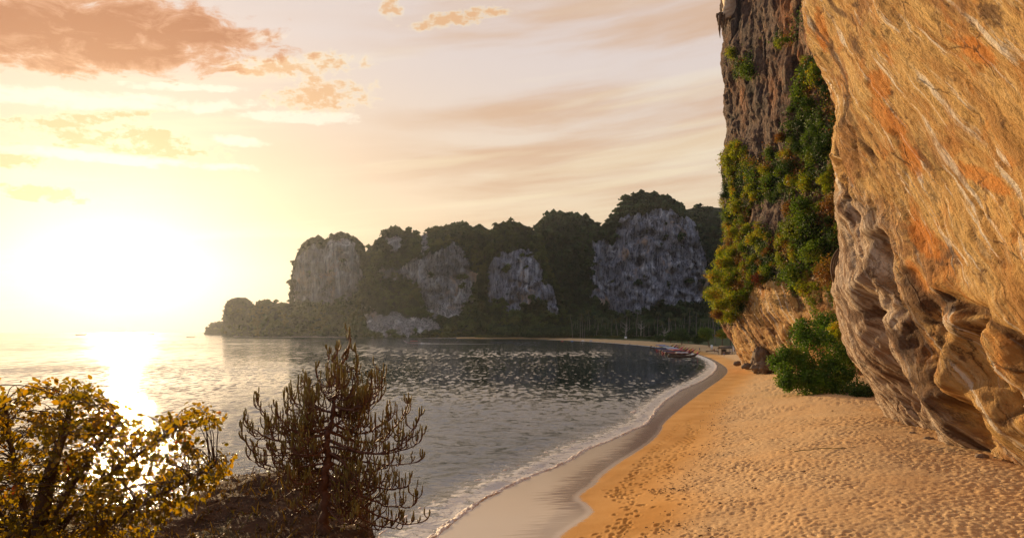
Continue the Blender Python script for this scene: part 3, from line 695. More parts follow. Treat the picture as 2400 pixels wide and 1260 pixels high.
# the pale undercut foot of that cliff: its own lit rock shelf
def lean_foot(S_, Z_, Yb):
    lx = np.interp(Z_, [0, 2, 5, 9, 13, 18, 22], [3.6, 2.6, .9, -.6, -1.8, -1.8, 1.5]); return np.stack([lx, 0*lx], -1)
FP, fpx, fpy, foot = wall('rock_ledge', [(60, 92), (54.4, 101), (51.5, 113), (49.6, 127), (47.8, 142), (48.6, 150), (55, 157), (76, 165)], lean_foot, 21, .6, m_gold, (.5, .86), 220, 140, .75,
    'pale undercut rock at the foot of the dark cliff', su=90)
# hanging stalactites at the top of the dark cliff
m_stal = simple('stalactite_rock', (.16, .10, .06), .9, .15, .4, 2.0)
def on_mid(px, py, out_=0.0):
    d = (mpx-px)**2+(mpy-py)**2+(MP[..., 1] > 150)*1e5; i = np.unravel_index(np.argmin(d), d.shape); p = MP[i].copy(); p[0] -= out_; return p
mb = MB()
b0 = on_mid(1716, 20)-np.array([0, 0, 3.4])
for k in range(5):
    t = k/4; tube(mb, [b0+(1.5, 0, 3+k), b0+(-.8-.2*k, -.3*k, 2.0+.6*k), b0+(-2.6+.3*k, -.4*k, .8+.9*k)], [1.3, 1.1, .5], 9)
o = mb.obj('rock_overhang', m_gold); tag(o, 'jutting golden ledge at the top edge of the dark cliff from which stalactites hang', kind='structure')
for k, (dx_, ln, r, ztop) in enumerate(((-1.3, 3.2, .42, 2.4), (-2.1, 4.4, .38, 2.0), (-2.9, 5.4, .40, 1.9), (-2.5, 3.0, .30, 1.8), (-3.3, 2.6, .28, 1.9))):
    mb = MB(); p0 = b0+np.array([dx_, -.3-.25*(k % 3), ztop]); n = 9; zz = np.linspace(0, 1, n)
    Pp = np.stack([p0[0]+.12*np.sin(zz*5+k), p0[1]+.1*np.cos(zz*4+k), p0[2]-zz*ln], 1); tube(mb, Pp, r*(1-zz)**.7*(1+.25*np.sin(zz*19+k))+.03, 8)
    o = mb.obj('stalactite', m_stal); tag(o, ['shortest stalactite close against the cliff', 'ragged stalactite second from the cliff', 'longest stalactite hanging to a dark point below the ledge', 'stubby stalactite between the longest one and its neighbour', 'small stalactite at the outer end of the ledge'][k]+', top of the dark cliff', 'stalactite', 'stalactites under the high ledge')

for k_, (x, y, sc_) in enumerate(((2178, 1032, .30), (2140, 1018, .22), (2262, 1052, .26), (2335, 1078, .22), (2065, 952, .35), (1752, 858, .9), (1728, 852, .7))):
    x_, y_, _ = at(x, y, 2.1); PENDING.append((x_, y_, sc_, k_))

# ================================================================ vegetation on the dark cliff
m_olive = leaf_mat('olive_leaves', (.15, .22, .012), (.34, .37, .018), (.42, .25, .015), sc=.9, trans=.4)
m_green = leaf_mat('green_leaves', (.055, .115, .010), (.13, .21, .014), (.19, .23, .014), sc=.5, trans=.35)
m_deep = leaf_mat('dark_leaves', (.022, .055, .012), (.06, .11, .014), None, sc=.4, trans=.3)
m_rust = leaf_mat('rust_leaves', (.22, .09, .02), (.28, .17, .03), (.14, .05, .02), sc=.5, trans=.3)
m_red = leaf_mat('red_leaves', (.16, .03, .02), (.24, .07, .03), (.10, .08, .02), sc=.7, trans=.3)
m_wood = simple('twig_wood', (.13, .085, .055), .85, .2, .35, 6)
m_deadwood = simple('dead_wood', (.42, .36, .30), .85, .2, .2, 3)
rg = np.random.default_rng(21)
veg = [(1822, 330), (1850, 260), (1880, 190), (1900, 130), (1925, 150), (1950, 230), (1960, 300), (1962, 420), (1985, 560), (1960, 640), (1975, 760), (1930, 730), (1895, 720), (1850, 690), (1800, 660), (1760, 690), (1740, 745), (1700, 750), (1665, 740), (1660, 660), (1680, 610), (1705, 580), (1712, 520), (1706, 440), (1705, 360), (1730, 330), (1780, 380)]
veg2 = [(1715, 120), (1760, 130), (1778, 175), (1740, 190), (1718, 170)]
veg3 = [(1870, 5), (1893, 0), (1890, 60), (1850, 110), (1800, 95), (1850, 50)]
jx = mpx+25*fbm(MP[..., 1]*.2, MP[..., 2]*.2, 3, 3); jy = mpy+25*fbm(MP[..., 1]*.2+7, MP[..., 2]*.2, 3, 3)
vm = (inpoly(jx, jy, veg) | (inpoly(jx, jy, veg3) & (pn(MP[..., 1]*.5, MP[..., 2]*.5, 2) > .05)) | (inpoly(jx, jy, veg2) & (pn(MP[..., 1]*.5, MP[..., 2]*.5, 2) > -.1)))
vm |= (mpx > 1880) & (mpy > 200) & (mpy < 720) & (MP[..., 1] < 140)
hole = (fbm(MP[..., 1]*.11, MP[..., 2]*.11, 33, 3) < -.20) & (mpy < 620)
vm &= ~hole; vm &= (MP[..., 1] < 153)
cand = np.argwhere(vm)
def crown(seedr, R, n, size, flat=.8, lobes=7, rng_=None, asp=.6):
    """leaf faces on several overlapping lobes inside a crown of radius R centred on the origin"""
    g = np.random.default_rng(seedr); lc = g.normal(size=(lobes, 3)); lc /= np.linalg.norm(lc, axis=1)[:, None]; lc *= R*.55*g.random((lobes, 1))**.4
    lc[:, 2] *= flat; lr = R*(.30+.28*g.random(lobes)); w_ = lr**2/np.sum(lr**2); li = g.choice(lobes, n, p=w_)
    loose = np.where(g.random(n) < .28, 1.0+.55*g.random(n), 1.0)
    d = g.normal(size=(n, 3)); d /= np.linalg.norm(d, axis=1)[:, None]; p = lc[li]+d*(lr[li]*(.55+.5*g.random(n))*loose)[:, None]*np.array([1, 1, flat])
    return cards(p, size, N=d+np.array([0, 0, .4]), aspect=asp, rng=g)
def twigs(mb, seedr, R, n=8, r=.05, flat=.8, z0=-1.0):
    g = np.random.default_rng(seedr+500)
    for i in range(n):
        d = g.normal(size=3); d /= np.linalg.norm(d); e = d*R*(.6+.4*g.random())*np.array([1, 1, flat]); s = np.array([0, 0, z0*R*.5])
        t = np.linspace(0, 1, 5)[:, None]; Pp = s*(1-t)+e*t+g.normal(size=(5, 3))*R*.05*t; tube(mb, Pp, r*(1-.8*t[:, 0]), 4, cap=False)
# stuff: low growth that covers the rock between the shrubs
sel = cand[rg.choice(len(cand), 7500)]; Pc = MP[sel[:, 0], sel[:, 1]]
k = 9; off = rg.normal(size=(len(Pc), k, 3))*np.array([.45, .6, .6]); off[..., 0] -= .35
Vc, Qc = cards((Pc[:, None]+off).reshape(-1, 3), .20, N=np.tile([-1., -.3, .5], (len(Pc)*k, 1)), rng=rg)
tone = fbm(Vc[::4, 1]*.12, Vc[::4, 2]*.12, 60, 3)+rg.normal(size=len(Vc)//4)*.09
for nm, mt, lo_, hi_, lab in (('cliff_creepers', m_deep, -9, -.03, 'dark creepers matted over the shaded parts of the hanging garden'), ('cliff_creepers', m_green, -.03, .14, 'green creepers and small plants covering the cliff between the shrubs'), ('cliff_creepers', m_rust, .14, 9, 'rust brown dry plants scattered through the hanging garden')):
    q = (tone > lo_) & (tone <= hi_); mb = MB(); vv = Vc.reshape(-1, 4, 3)[q].reshape(-1, 3); mb.add(vv, np.arange(len(vv)).reshape(-1, 4)); tag(mb.obj(nm, mt, smooth=False), lab, kind='stuff')
kinds = []
for mt, lab, nm in ((m_olive, 'olive yellow shrub growing out of the dark cliff among its like', 'olive shrubs of the hanging garden'), (m_green, 'leafy green shrub growing out of the dark cliff among its like', 'green shrubs of the hanging garden'), (m_deep, 'dark green shrub in the shaded folds of the hanging garden', 'dark shrubs of the hanging garden'), (m_rust, 'rusty half dry shrub on the dark cliff face', 'rusty shrubs of the hanging garden')):
    vs = []
    for v_ in range(3):
        sd_ = len(kinds)*10+v_; mb = MB(); Vq, Qq = crown(sd_+70, 1.0, 1100, .072, .95, 16); mb.add(Vq, Qq); cm = mb.mesh('foliage', mt, False)
        mb = MB(); twigs(mb, sd_, .9, 9, .035, z0=-.9); tm = mb.mesh('branch', m_wood, True); vs.append((cm, tm))
    kinds.append((vs, lab, nm))
def shrub(kind, p, r, rot=0.0, sc=(1, 1, 1), name='shrub', label=None, group=True):
    vs, lab, gname = kinds[kind]; cm, tm = vs[int(rg.integers(3))]
    t = empty(name, p, rot); t.scale = (r*sc[0], r*sc[1], r*sc[2]); tag(t, label or lab, 'shrub', None if label else gname)
    link(bpy.data.objects.new('foliage', cm), t); link(bpy.data.objects.new('branch', tm), t); return t
# spread out by dart throwing
pts = []
for ii, jj in cand[rg.permutation(len(cand))[:6000]]:
    p = MP[ii, jj]; r = 1.1+1.5*rg.random()**2
    if all((p[1]-q[1])**2+(p[2]-q[2])**2 > ((r+s_)*.54)**2 for q, s_, _, _ in pts): pts.append((p, r, mpx[ii, jj], mpy[ii, jj]))
    if len(pts) >= 285: break
ORDN = ['first', 'second', 'third', 'fourth', 'fifth', 'sixth', 'seventh', 'eighth', 'ninth', 'tenth', 'eleventh', 'twelfth', 'thirteenth', 'fourteenth', 'fifteenth', 'sixteenth', 'seventeenth', 'eighteenth', 'nineteenth', 'twentieth', 'twenty first', 'twenty second', 'twenty third', 'twenty fourth', 'twenty fifth', 'twenty sixth']
made = []
for p, r, x, y in pts:
    t = fbm(np.array([p[1]*.10]), np.array([p[2]*.10]), 77, 2)[0]+rg.normal()*.13
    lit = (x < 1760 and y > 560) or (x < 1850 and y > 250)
    kd = 3 if t > .30 else (0 if t > (-.14 if lit else .02) else (1 if t > (-.40 if lit else -.22) else 2))  # sunlit parts get more yellow shrubs, light put into leaf colour
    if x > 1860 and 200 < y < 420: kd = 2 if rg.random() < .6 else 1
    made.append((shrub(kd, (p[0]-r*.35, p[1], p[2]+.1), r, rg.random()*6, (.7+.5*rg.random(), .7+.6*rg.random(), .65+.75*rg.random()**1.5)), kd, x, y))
# the big bulge of yellow-green shrubs at the lower left, each set on the ledge
bul = [(1690, 615, 2.6, 0), (1712, 590, 2.3, 0), (1675, 650, 2.6, 0), (1700, 660, 2.9, 0), (1668, 690, 2.3, 0), (1728, 640, 2.6, 1), (1690, 712, 2.9, 0), (1722, 700, 3.0, 0), (1745, 672, 2.5, 3), (1680, 738, 1.9, 3), (1708, 742, 2.2, 0), (1740, 730, 2.2, 0), (1750, 600, 2.8, 1), (1772, 640, 2.3, 3), (1716, 545, 2.1, 0), (1762, 560, 2.6, 0), (1895, 520, 3.1, 1), (1870, 560, 2.6, 1), (1905, 590, 2.6, 1), (1880, 480, 2.4, 1)]
labs = ['yellow green shrub', 'broad golden shrub', 'lime tinted shrub', 'dense olive shrub']
for k_, (x, y, r, kd) in enumerate(bul):
    y_w = 138.0+rg.normal()*2.5 if x < 1800 else 112+rg.normal()*2
    made.append((shrub(kd, ((x-1200)/F*y_w, y_w, H+(770-y)/F*y_w), r, rg.random()*6, (1, 1, .85)), kd, x, y))
BAND = ['first', 'second', 'third', 'fourth', 'fifth', 'sixth', 'seventh', 'eighth', 'ninth', 'tenth', 'eleventh', 'twelfth', 'thirteenth', 'fourteenth']
cellm = {}
for t, kd, x, y in made: cellm.setdefault((kd, int(np.clip(y//56, 0, 13))), []).append((x, y, t))
for (kd, b_), l_ in cellm.items():
    l_.sort(key=lambda q: q[:2])
    for i, (x, y, t) in enumerate(l_): t['label'] = '%s cliff shrub, %s from the left in the %s row below the top' % (['olive yellow', 'leafy green', 'dark green', 'rusty'][kd], ORDN[min(i, 25)], BAND[b_])
mb = MB(); Vq, Qq = crown(901, 1.9, 1500, .12, .9, 8); mb.add(Vq, Qq); q = empty('shrub', on_mid(1790, 650, .6)); tag(q, 'dark red leaved shrub in the middle of the hanging garden', 'shrub'); mb.obj('foliage', m_red, q, False)
mb = MB(); twigs(mb, 5, 1.9, 9, .05); mb.obj('branch', m_wood, q)
# bare dead branches
for k_, (x, y) in enumerate(((1800, 520), (1935, 430), (1850, 640), (1760, 480), (1905, 345), (1955, 470))):
    p = on_mid(x, y, .2); mb = MB()
    for j in range(9):
        a_ = rg.random()*6.28; e = np.array([-1.0-1.5*rg.random(), 1.6*math.cos(a_), 1.2*math.sin(a_)+.8]); t = np.linspace(0, 1, 6)[:, None]; tube(mb, p+e*t+rg.normal(size=(6, 3))*.12*t, .05*(1-.8*t[:, 0]), 4, cap=False)
    o = mb.obj('bare_branches', m_deadwood); tag(o, ['bare pale branches among the olive shrubs at mid height', 'bare twigs under the edge of the golden cliff', 'leafless branches just below the red shrub', 'thin dead branches near the left edge of the garden', 'dry twigs high in the dark shrubs', 'grey bare twigs beside the golden cliff wall'][k_], 'dead branches', 'dead branches on the dark cliff')

# ================================================================ bushes at the foot
def bush(name, label, c, R, n, size, mt, seed, flat=.8, cat='bush', lobes=12, squash=(1, 1, 1)):
    t = empty(name, (c[0], c[1], land_at(c[0], c[1]))); tag(t, label, cat)
    mb = MB(); Vq, Qq = crown(seed, R, n, size, flat, lobes); Vq = Vq*np.array(squash)+np.array([0, 0, c[2]-t.location[2]]); Vq[:, 2] = np.maximum(Vq[:, 2], -.05+.1*np.abs(Vq[:, 0] % .3)); mb.add(Vq, Qq); mb.obj('foliage', mt, t, False)
    mb = MB(); twigs(mb, seed, R*.8, 10, .06, flat); m_ = np.concatenate(mb.V); mb.V = [v*np.array(squash)+np.array([0, 0, c[2]-t.location[2]]) for v in mb.V]; mb.obj('branch', m_wood, t); return t
def land_at(x, y):
    d, _ = pdist(np.array([x]), np.array([y]), shore); return float(land_z(np.array([x]), np.array([y]), d)[0])
g = rg
m_bushg = leaf_mat('bright_bush_leaves', (.04, .10, .012), (.10, .20, .015), (.15, .22, .02), sc=.8, trans=.35)
def big_bush():
    t = empty('bush', (36, 84, land_at(36, 84))); tag(t, 'big dark green bush on the sand at the foot of the cliffs', 'bush'); mb = MB(); z0 = t.location[2]
    for (x, y, r, yy) in ((1835, 880, 2.2, 80), (1860, 840, 2.6, 82), (1900, 860, 3.0, 80), (1945, 850, 3.0, 80), (1895, 800, 2.7, 84), (1940, 790, 3.0, 86), (1925, 745, 2.3, 90), (1965, 830, 2.8, 82), (1980, 880, 2.4, 78), (1880, 890, 2.2, 79), (1930, 895, 2.2, 78), (1970, 770, 2.8, 88), (1850, 895, 1.6, 78.5), (1825, 850, 1.5, 82), (2000, 830, 2.4, 82), (1842, 830, 1.8, 82), (1880, 770, 2.4, 85), (1905, 905, 2.0, 78), (1955, 905, 2.0, 77.5)):
        Vq, Qq = crown(x*7+y, r, int(520*r), .15, .85, 9); Vq = Vq+np.array([(x-1200)/F*yy, yy, H+(770-y)/F*yy])-np.array(t.location); mb.add(Vq, Qq)
    for v in mb.V: v[:, 2] = np.maximum(v[:, 2], .0)
    mb.obj('foliage', m_bushg, t, False)
    mb = MB(); twigs(mb, 9, 4.5, 22, .09, .8, -.2); mb.V = [v+np.array([0, 0, 4.0]) for v in mb.V]; mb.obj('branch', m_wood, t)
big_bush()
bush('bush', 'low dark green bush between the big bush and the golden wall', (37.9, 74, 2.7), 3.0, 2600, .13, m_deep, 33, .5, squash=(.95, 1, .8))
bush('shrub', 'yellowish drooping shrub above the big bush beside the golden wall', ((1972-1200)/F*80, 80, 9.3), 2.2, 1400, .15, m_olive, 37, 1.0, 'shrub', 7)
bush('shrub', 'orange tinged dry grass shrub hanging beside the golden wall below the big root', ((1945-1200)/F*92, 92, H+(770-640)/F*92), 1.9, 1500, .14, m_rust, 41, 1.5, 'shrub', 6)
# curled root on the edge of the golden wall
mb = MB(); c0 = np.array([(1956-1200)/F*57, 56.2, H+(770-600)/F*57])
for k_ in range(4):
    t = np.linspace(0, 1, 16); a_ = 1.5+t*(3.6+.5*k_); r_ = .35+.22*k_+.3*t; tube(mb, np.stack([c0[0]+.25+r_*np.cos(a_)*.55+.06*np.sin(t*9+k_), c0[1]+.2*k_+0*t, c0[2]-t*(1.6+.7*k_)+r_*np.sin(a_)*.6], 1), .075*(1-.75*t)+.02, 6)
tag(mb.obj('tree_root', m_wood), 'thick curled roots hooked round the edge of the golden cliff', 'root')

# boulder at the foot of the dark cliff
def boulder(name, label, c, s, mt, seed, cat='boulder', nu=48, nv=32):
    u = np.linspace(0, 2*PI, nu+1)[:, None]; v = np.linspace(-PI/2, PI/2, nv)[None]; x = np.cos(u)*np.cos(v); y = np.sin(u)*np.cos(v); z = np.sin(v)+0*u
    r = 1+.75*fbm(x*1.6+seed, y*1.6, z*1.3, 4, .7)-.5*np.abs(fbm(x*2.9, y*2.9, z*1.2+seed, 3, .6)); Pp = np.stack([x*r*s[0], y*r*s[1], z*r*s[2]], -1)
    m = MB(); m.add(Pp.reshape(-1, 3), gridq(nu+1, nv)); o = m.obj(name, mt, attrs={'band': Pp.reshape(-1, 3)}); o.location = c; tag(o, label, cat); return o
m_bould = simple('dark_boulder', (.17, .125, .09), .9, .2, .6, 1.2)
boulder('boulder', 'dark craggy boulder standing on the sand at the foot of the pale undercut rock', (49.0, 132, 3.3), (1.6, 1.8, 3.0), m_bould, 3)
boulder('boulder', 'low dark boulder in front of the craggy one', (48.6, 128, 2.2), (2.2, 1.6, 1.2), m_bould, 8)
for x_, y_, sc_, k_ in PENDING:
    boulder('rock', ['brown fallen rock on the sand under the dark crevice of the golden cliff', 'small fallen stone left of the brown rock under the crevice', 'fallen stone right of the crevice at the golden cliff foot', 'small stone at the golden cliff foot near the right edge', 'pale stone beside the low dark bush', 'fallen block left of the craggy boulder', 'outermost fallen block at the foot of the pale undercut rock'][k_], (x_, y_, 2.15), (sc_*1.3, sc_, sc_*.75), m_bould, 20+k_, 'rock', 18, 12)
boulder('rock', 'small black rock on the sand against the golden cliff foot', (26.7, 37.9, 2.35), (.42, .26, .17), m_bould, 12, 'rock', 20, 12)

# ================================================================ palm grove and beach trees
m_palm = leaf_mat('palm_fronds', (.04, .065, .02), (.075, .10, .03), (.09, .08, .02), sc=.15, trans=.3)
m_trunk = simple('palm_trunk_bark', (.24, .20, .17), .9, .1, .2, 1.0)
def palm_meshes(seed, h, lean, n=17, fl=3.6, seg=7, leaflets=False):
    g = np.random.default_rng(seed); t = np.linspace(0, 1, 9); top = np.array([lean*1.0, g.normal()*.6, h])
    Pp = np.stack([top[0]*t**1.7, top[1]*t**1.5, h*t], 1); mb = MB(); tube(mb, Pp, .22-.10*t, 7); tr = mb.mesh('trunk', m_trunk)
    mb = MB()
    for i in range(n):
        az = i*2.399+g.normal()*.2; el = .95-1.5*(i/n)+g.normal()*.12; s = np.linspace(0, 1, seg); L = fl*(.85+.3*g.random())
        hx = L*(s*math.cos(el)+.08*s); hz = L*(s*math.sin(el)-(.55+.25*g.random())*s**2); w_ = .42*np.sin(PI*(s*.9+.08))**.6
        d = np.array([math.cos(az), math.sin(az)]); nrm = np.array([-d[1], d[0]])
        C0 = np.stack([top[0]+d[0]*hx, top[1]+d[1]*hx, top[2]+hz], 1)
        if leaflets:
            for q in range(1, 26):
                u = q/26; cpt = np.array([np.interp(u, s, C0[:, j]) for j in range(3)])
                for sg_ in (-1, 1):
                    l_ = .9*math.sin(PI*(u*.85+.1)); e = cpt+np.append(nrm*sg_*l_*.8+d*l_*.45, -l_*.45); a_ = np.append(d*.06, 0)
                    mb.add([cpt-a_, cpt+a_, e], T=[[0, 1, 2]])
        else:
            for sg_ in (-1, 1):
                E = C0+np.concatenate([nrm[None]*sg_*w_[:, None]+d[None]*.15, -w_[:, None]*.8*(1+.4*g.random((seg, 1)))], 1); V = np.concatenate([C0, E]); k_ = np.arange(seg-1); mb.add(V, np.stack([k_, k_+1, k_+1+seg, k_+seg], 1))
    return tr, mb.mesh('crown', m_palm, False)
PMS = [palm_meshes(s_, h_, l_) for s_, h_, l_ in ((1, 17, 1.5), (2, 21, -2.2), (3, 19, .6), (4, 15, 3.0), (5, 23, -1.0))]
rgp = np.random.default_rng(5)
PZONE = ['at the left end of the grove', 'left of the first bare tree', 'just right of the first bare tree', 'behind the second bare tree', 'above the low spreading bush', 'above the wide rounded tree', 'behind the grey green bush', 'at the right end of the grove']
ORD = ['first', 'second', 'third', 'fourth', 'fifth', 'sixth', 'seventh', 'eighth']
for i in range(64):
    x = 1335+355*(i+.6*rgp.random())/64; y_ = 575+100*rgp.random()-(x > 1560)*90*rgp.random(); X0 = (x-1200)/F*y_
    v_ = int(rgp.integers(5)); tr, cr = PMS[v_]; t = empty('palm_tree', (X0, y_, land_at(X0, y_)), rgp.random()*6.28); s_ = .72+.4*rgp.random(); t.scale = (s_,)*3
    z_ = PZONE[i//8]; tag(t, 'tall palm, %s from the left of those %s' % (ORD[i % 8], z_), 'palm tree', 'coconut palms of the grove behind the far beach')
    link(bpy.data.objects.new('trunk', tr), t); link(bpy.data.objects.new('crown', cr), t)
tr, cr = palm_meshes(9, 14.5, -1.5, 21, 5.6, 7, True)
px0 = (1676-1200)/F*330; t = empty('palm_tree', (px0, 330, land_at(px0, 330)), 0); tag(t, 'golden green palm leaning out beside the left foot of the dark cliff', 'palm tree'); link(bpy.data.objects.new('trunk', tr), t); link(bpy.data.objects.new('crown', cr), t)
# undergrowth: one mass of crowns between the palms and the cliff foot
def wood_mass(name, label, P0, rad, mt, k=40, seed=1, sz=.26):
    g = np.random.default_rng(seed); n = len(P0); d = g.normal(size=(n, k, 3)); d /= np.linalg.norm(d, axis=2)[..., None]; d[..., 2] = np.abs(d[..., 2])
    pc = P0[:, None]+d*rad[:, None, None]*(.65+.4*g.random((n, k, 1))); V, Q = cards(pc.reshape(-1, 3), np.repeat(rad*sz, k), N=d.reshape(-1, 3), aspect=.8, rng=g); m = MB(); m.add(V, Q)
    return tag(m.obj(name, mt, smooth=False), label, kind='stuff')
n = 900; yy = 600+110*rgp.random(n); xx = (1150+640*rgp.random(n)-1200)/F*yy; zz = np.array([1+.5*0 for _ in range(n)])+3+7*rgp.random(n)*sstep(yy, 590, 690)
wood_mass('undergrowth', 'dark undergrowth and trees filling the ground behind the palms', np.stack([xx, yy, zz], 1), 3.0+2.5*rgp.random(n), m_forest2, seed=4)
n = 420; xi = 1100+560*rgp.random(n); yb = np.interp(xi, [1100, 1230, 1400, 1480, 1560, 1660], [655, 650, 590, 545, 470, 400])+18*rgp.random(n); xx = (xi-1200)/F*yb
wood_mass('low_scrub', 'low green scrub along the back of the far beach', np.stack([xx, yb, np.array([land_at(a_, b_) for a_, b_ in zip(xx, yb)])+.4], 1), .9+1.3*rgp.random(n), m_forest, seed=6)
def btree(label, px, pyb, h, r, mt, seed, zg=None, lean=0.0, flat=.8, nl=1600, ls=.28, cat='tree', tr=True, D=None):
    D = D or (H-1.3)*F/(pyb-770); x = (px-1200)/F*D; t = empty('tree' if cat == 'tree' else 'bush', (x, D, land_at(x, D))); tag(t, label, cat)
    mb = MB(); V, Q = crown(seed, r, nl, ls, flat, 11); mb.add(V+np.array([lean, 0, h-r*flat*.8]), Q); mb.obj('crown' if cat == 'tree' else 'foliage', mt, t, False)
    mb = MB(); tt_ = np.linspace(0, 1, 6); tube(mb, np.stack([lean*tt_**1.5, 0*tt_, (h-r*flat)*tt_], 1), .28-.16*tt_, 7); nbr = MB()
    twigs(nbr, seed, r*.9, 12, .09, flat); nbr.V = [v+np.array([lean, 0, h-r*flat*.8]) for v in nbr.V]
    mb.obj('trunk', m_wood, t); nbr.obj('branch', m_wood, t); return t
btree('wide rounded green tree at the back of the beach above the moored boats', 1598, 806, 8.5, 5.6, m_deep, 11, flat=.75, nl=2600, ls=.42)
btree('darker rounded tree joined to the left side of the wide one', 1572, 803, 6.5, 4.6, m_deep, 12, flat=.7, nl=1800, ls=.42)
btree('low spreading bush left of the rounded trees at the top of the beach', 1545, 801, 4.5, 4.6, m_deep, 13, flat=.5, nl=1500, ls=.42, cat='bush')
btree('slender green tree with a pale leaning trunk left of the beach hut', 1662, 812, 9.0, 4.4, m_green, 14, lean=-1.5, nl=2200, ls=.30)
btree('olive tree standing right behind the beach hut', 1692, 815, 8.5, 3.6, m_olive, 15, lean=.5, nl=1800, ls=.28)
btree('grey green bush beside the slender tree, at the top of the beach', 1638, 806, 5.0, 3.8, m_deep, 16, nl=1400, ls=.32, cat='bush')
btree('dark tree between the hut and the foot of the dark cliff', 1712, 812, 7.5, 3.4, m_deep, 17, nl=1500, ls=.26)
def dead_tree(label, px, D, h, seed):
    g = np.random.default_rng(seed); x = (px-1200)/F*D; t = empty('dead_tree', (x, D, land_at(x, D))); tag(t, label, 'dead tree')
    mb = MB(); q = np.linspace(0, 1, 8); tube(mb, np.stack([.8*q**2, 0*q, h*q], 1), .3*(1-.8*q)+.05, 6); mb.obj('trunk', m_deadwood, t)
    for i in range(12):
        z = h*(.35+.6*g.random()); a_ = g.random()*6.28; L = 2+3.5*g.random(); s_ = np.linspace(0, 1, 6); mb = MB()
        tube(mb, np.stack([.8*(z/h)**2+math.cos(a_)*L*s_, math.sin(a_)*L*s_, z+L*(.25*s_+.35*s_**2)+.1*g.normal(size=6)*s_], 1), .13*(1-.8*s_)+.03, 4); mb.obj('branch', m_deadwood, t)
dead_tree('bare white tree at the left among the palms, leafless with level branches', 1466, 560, 13, 1)
dead_tree('bare white forked tree to the right of the other bare one, among the palms', 1502, 545, 15, 2)
dead_tree('small bleached dead tree leaning beside the rounded bushes', 1556, 430, 6.5, 3)

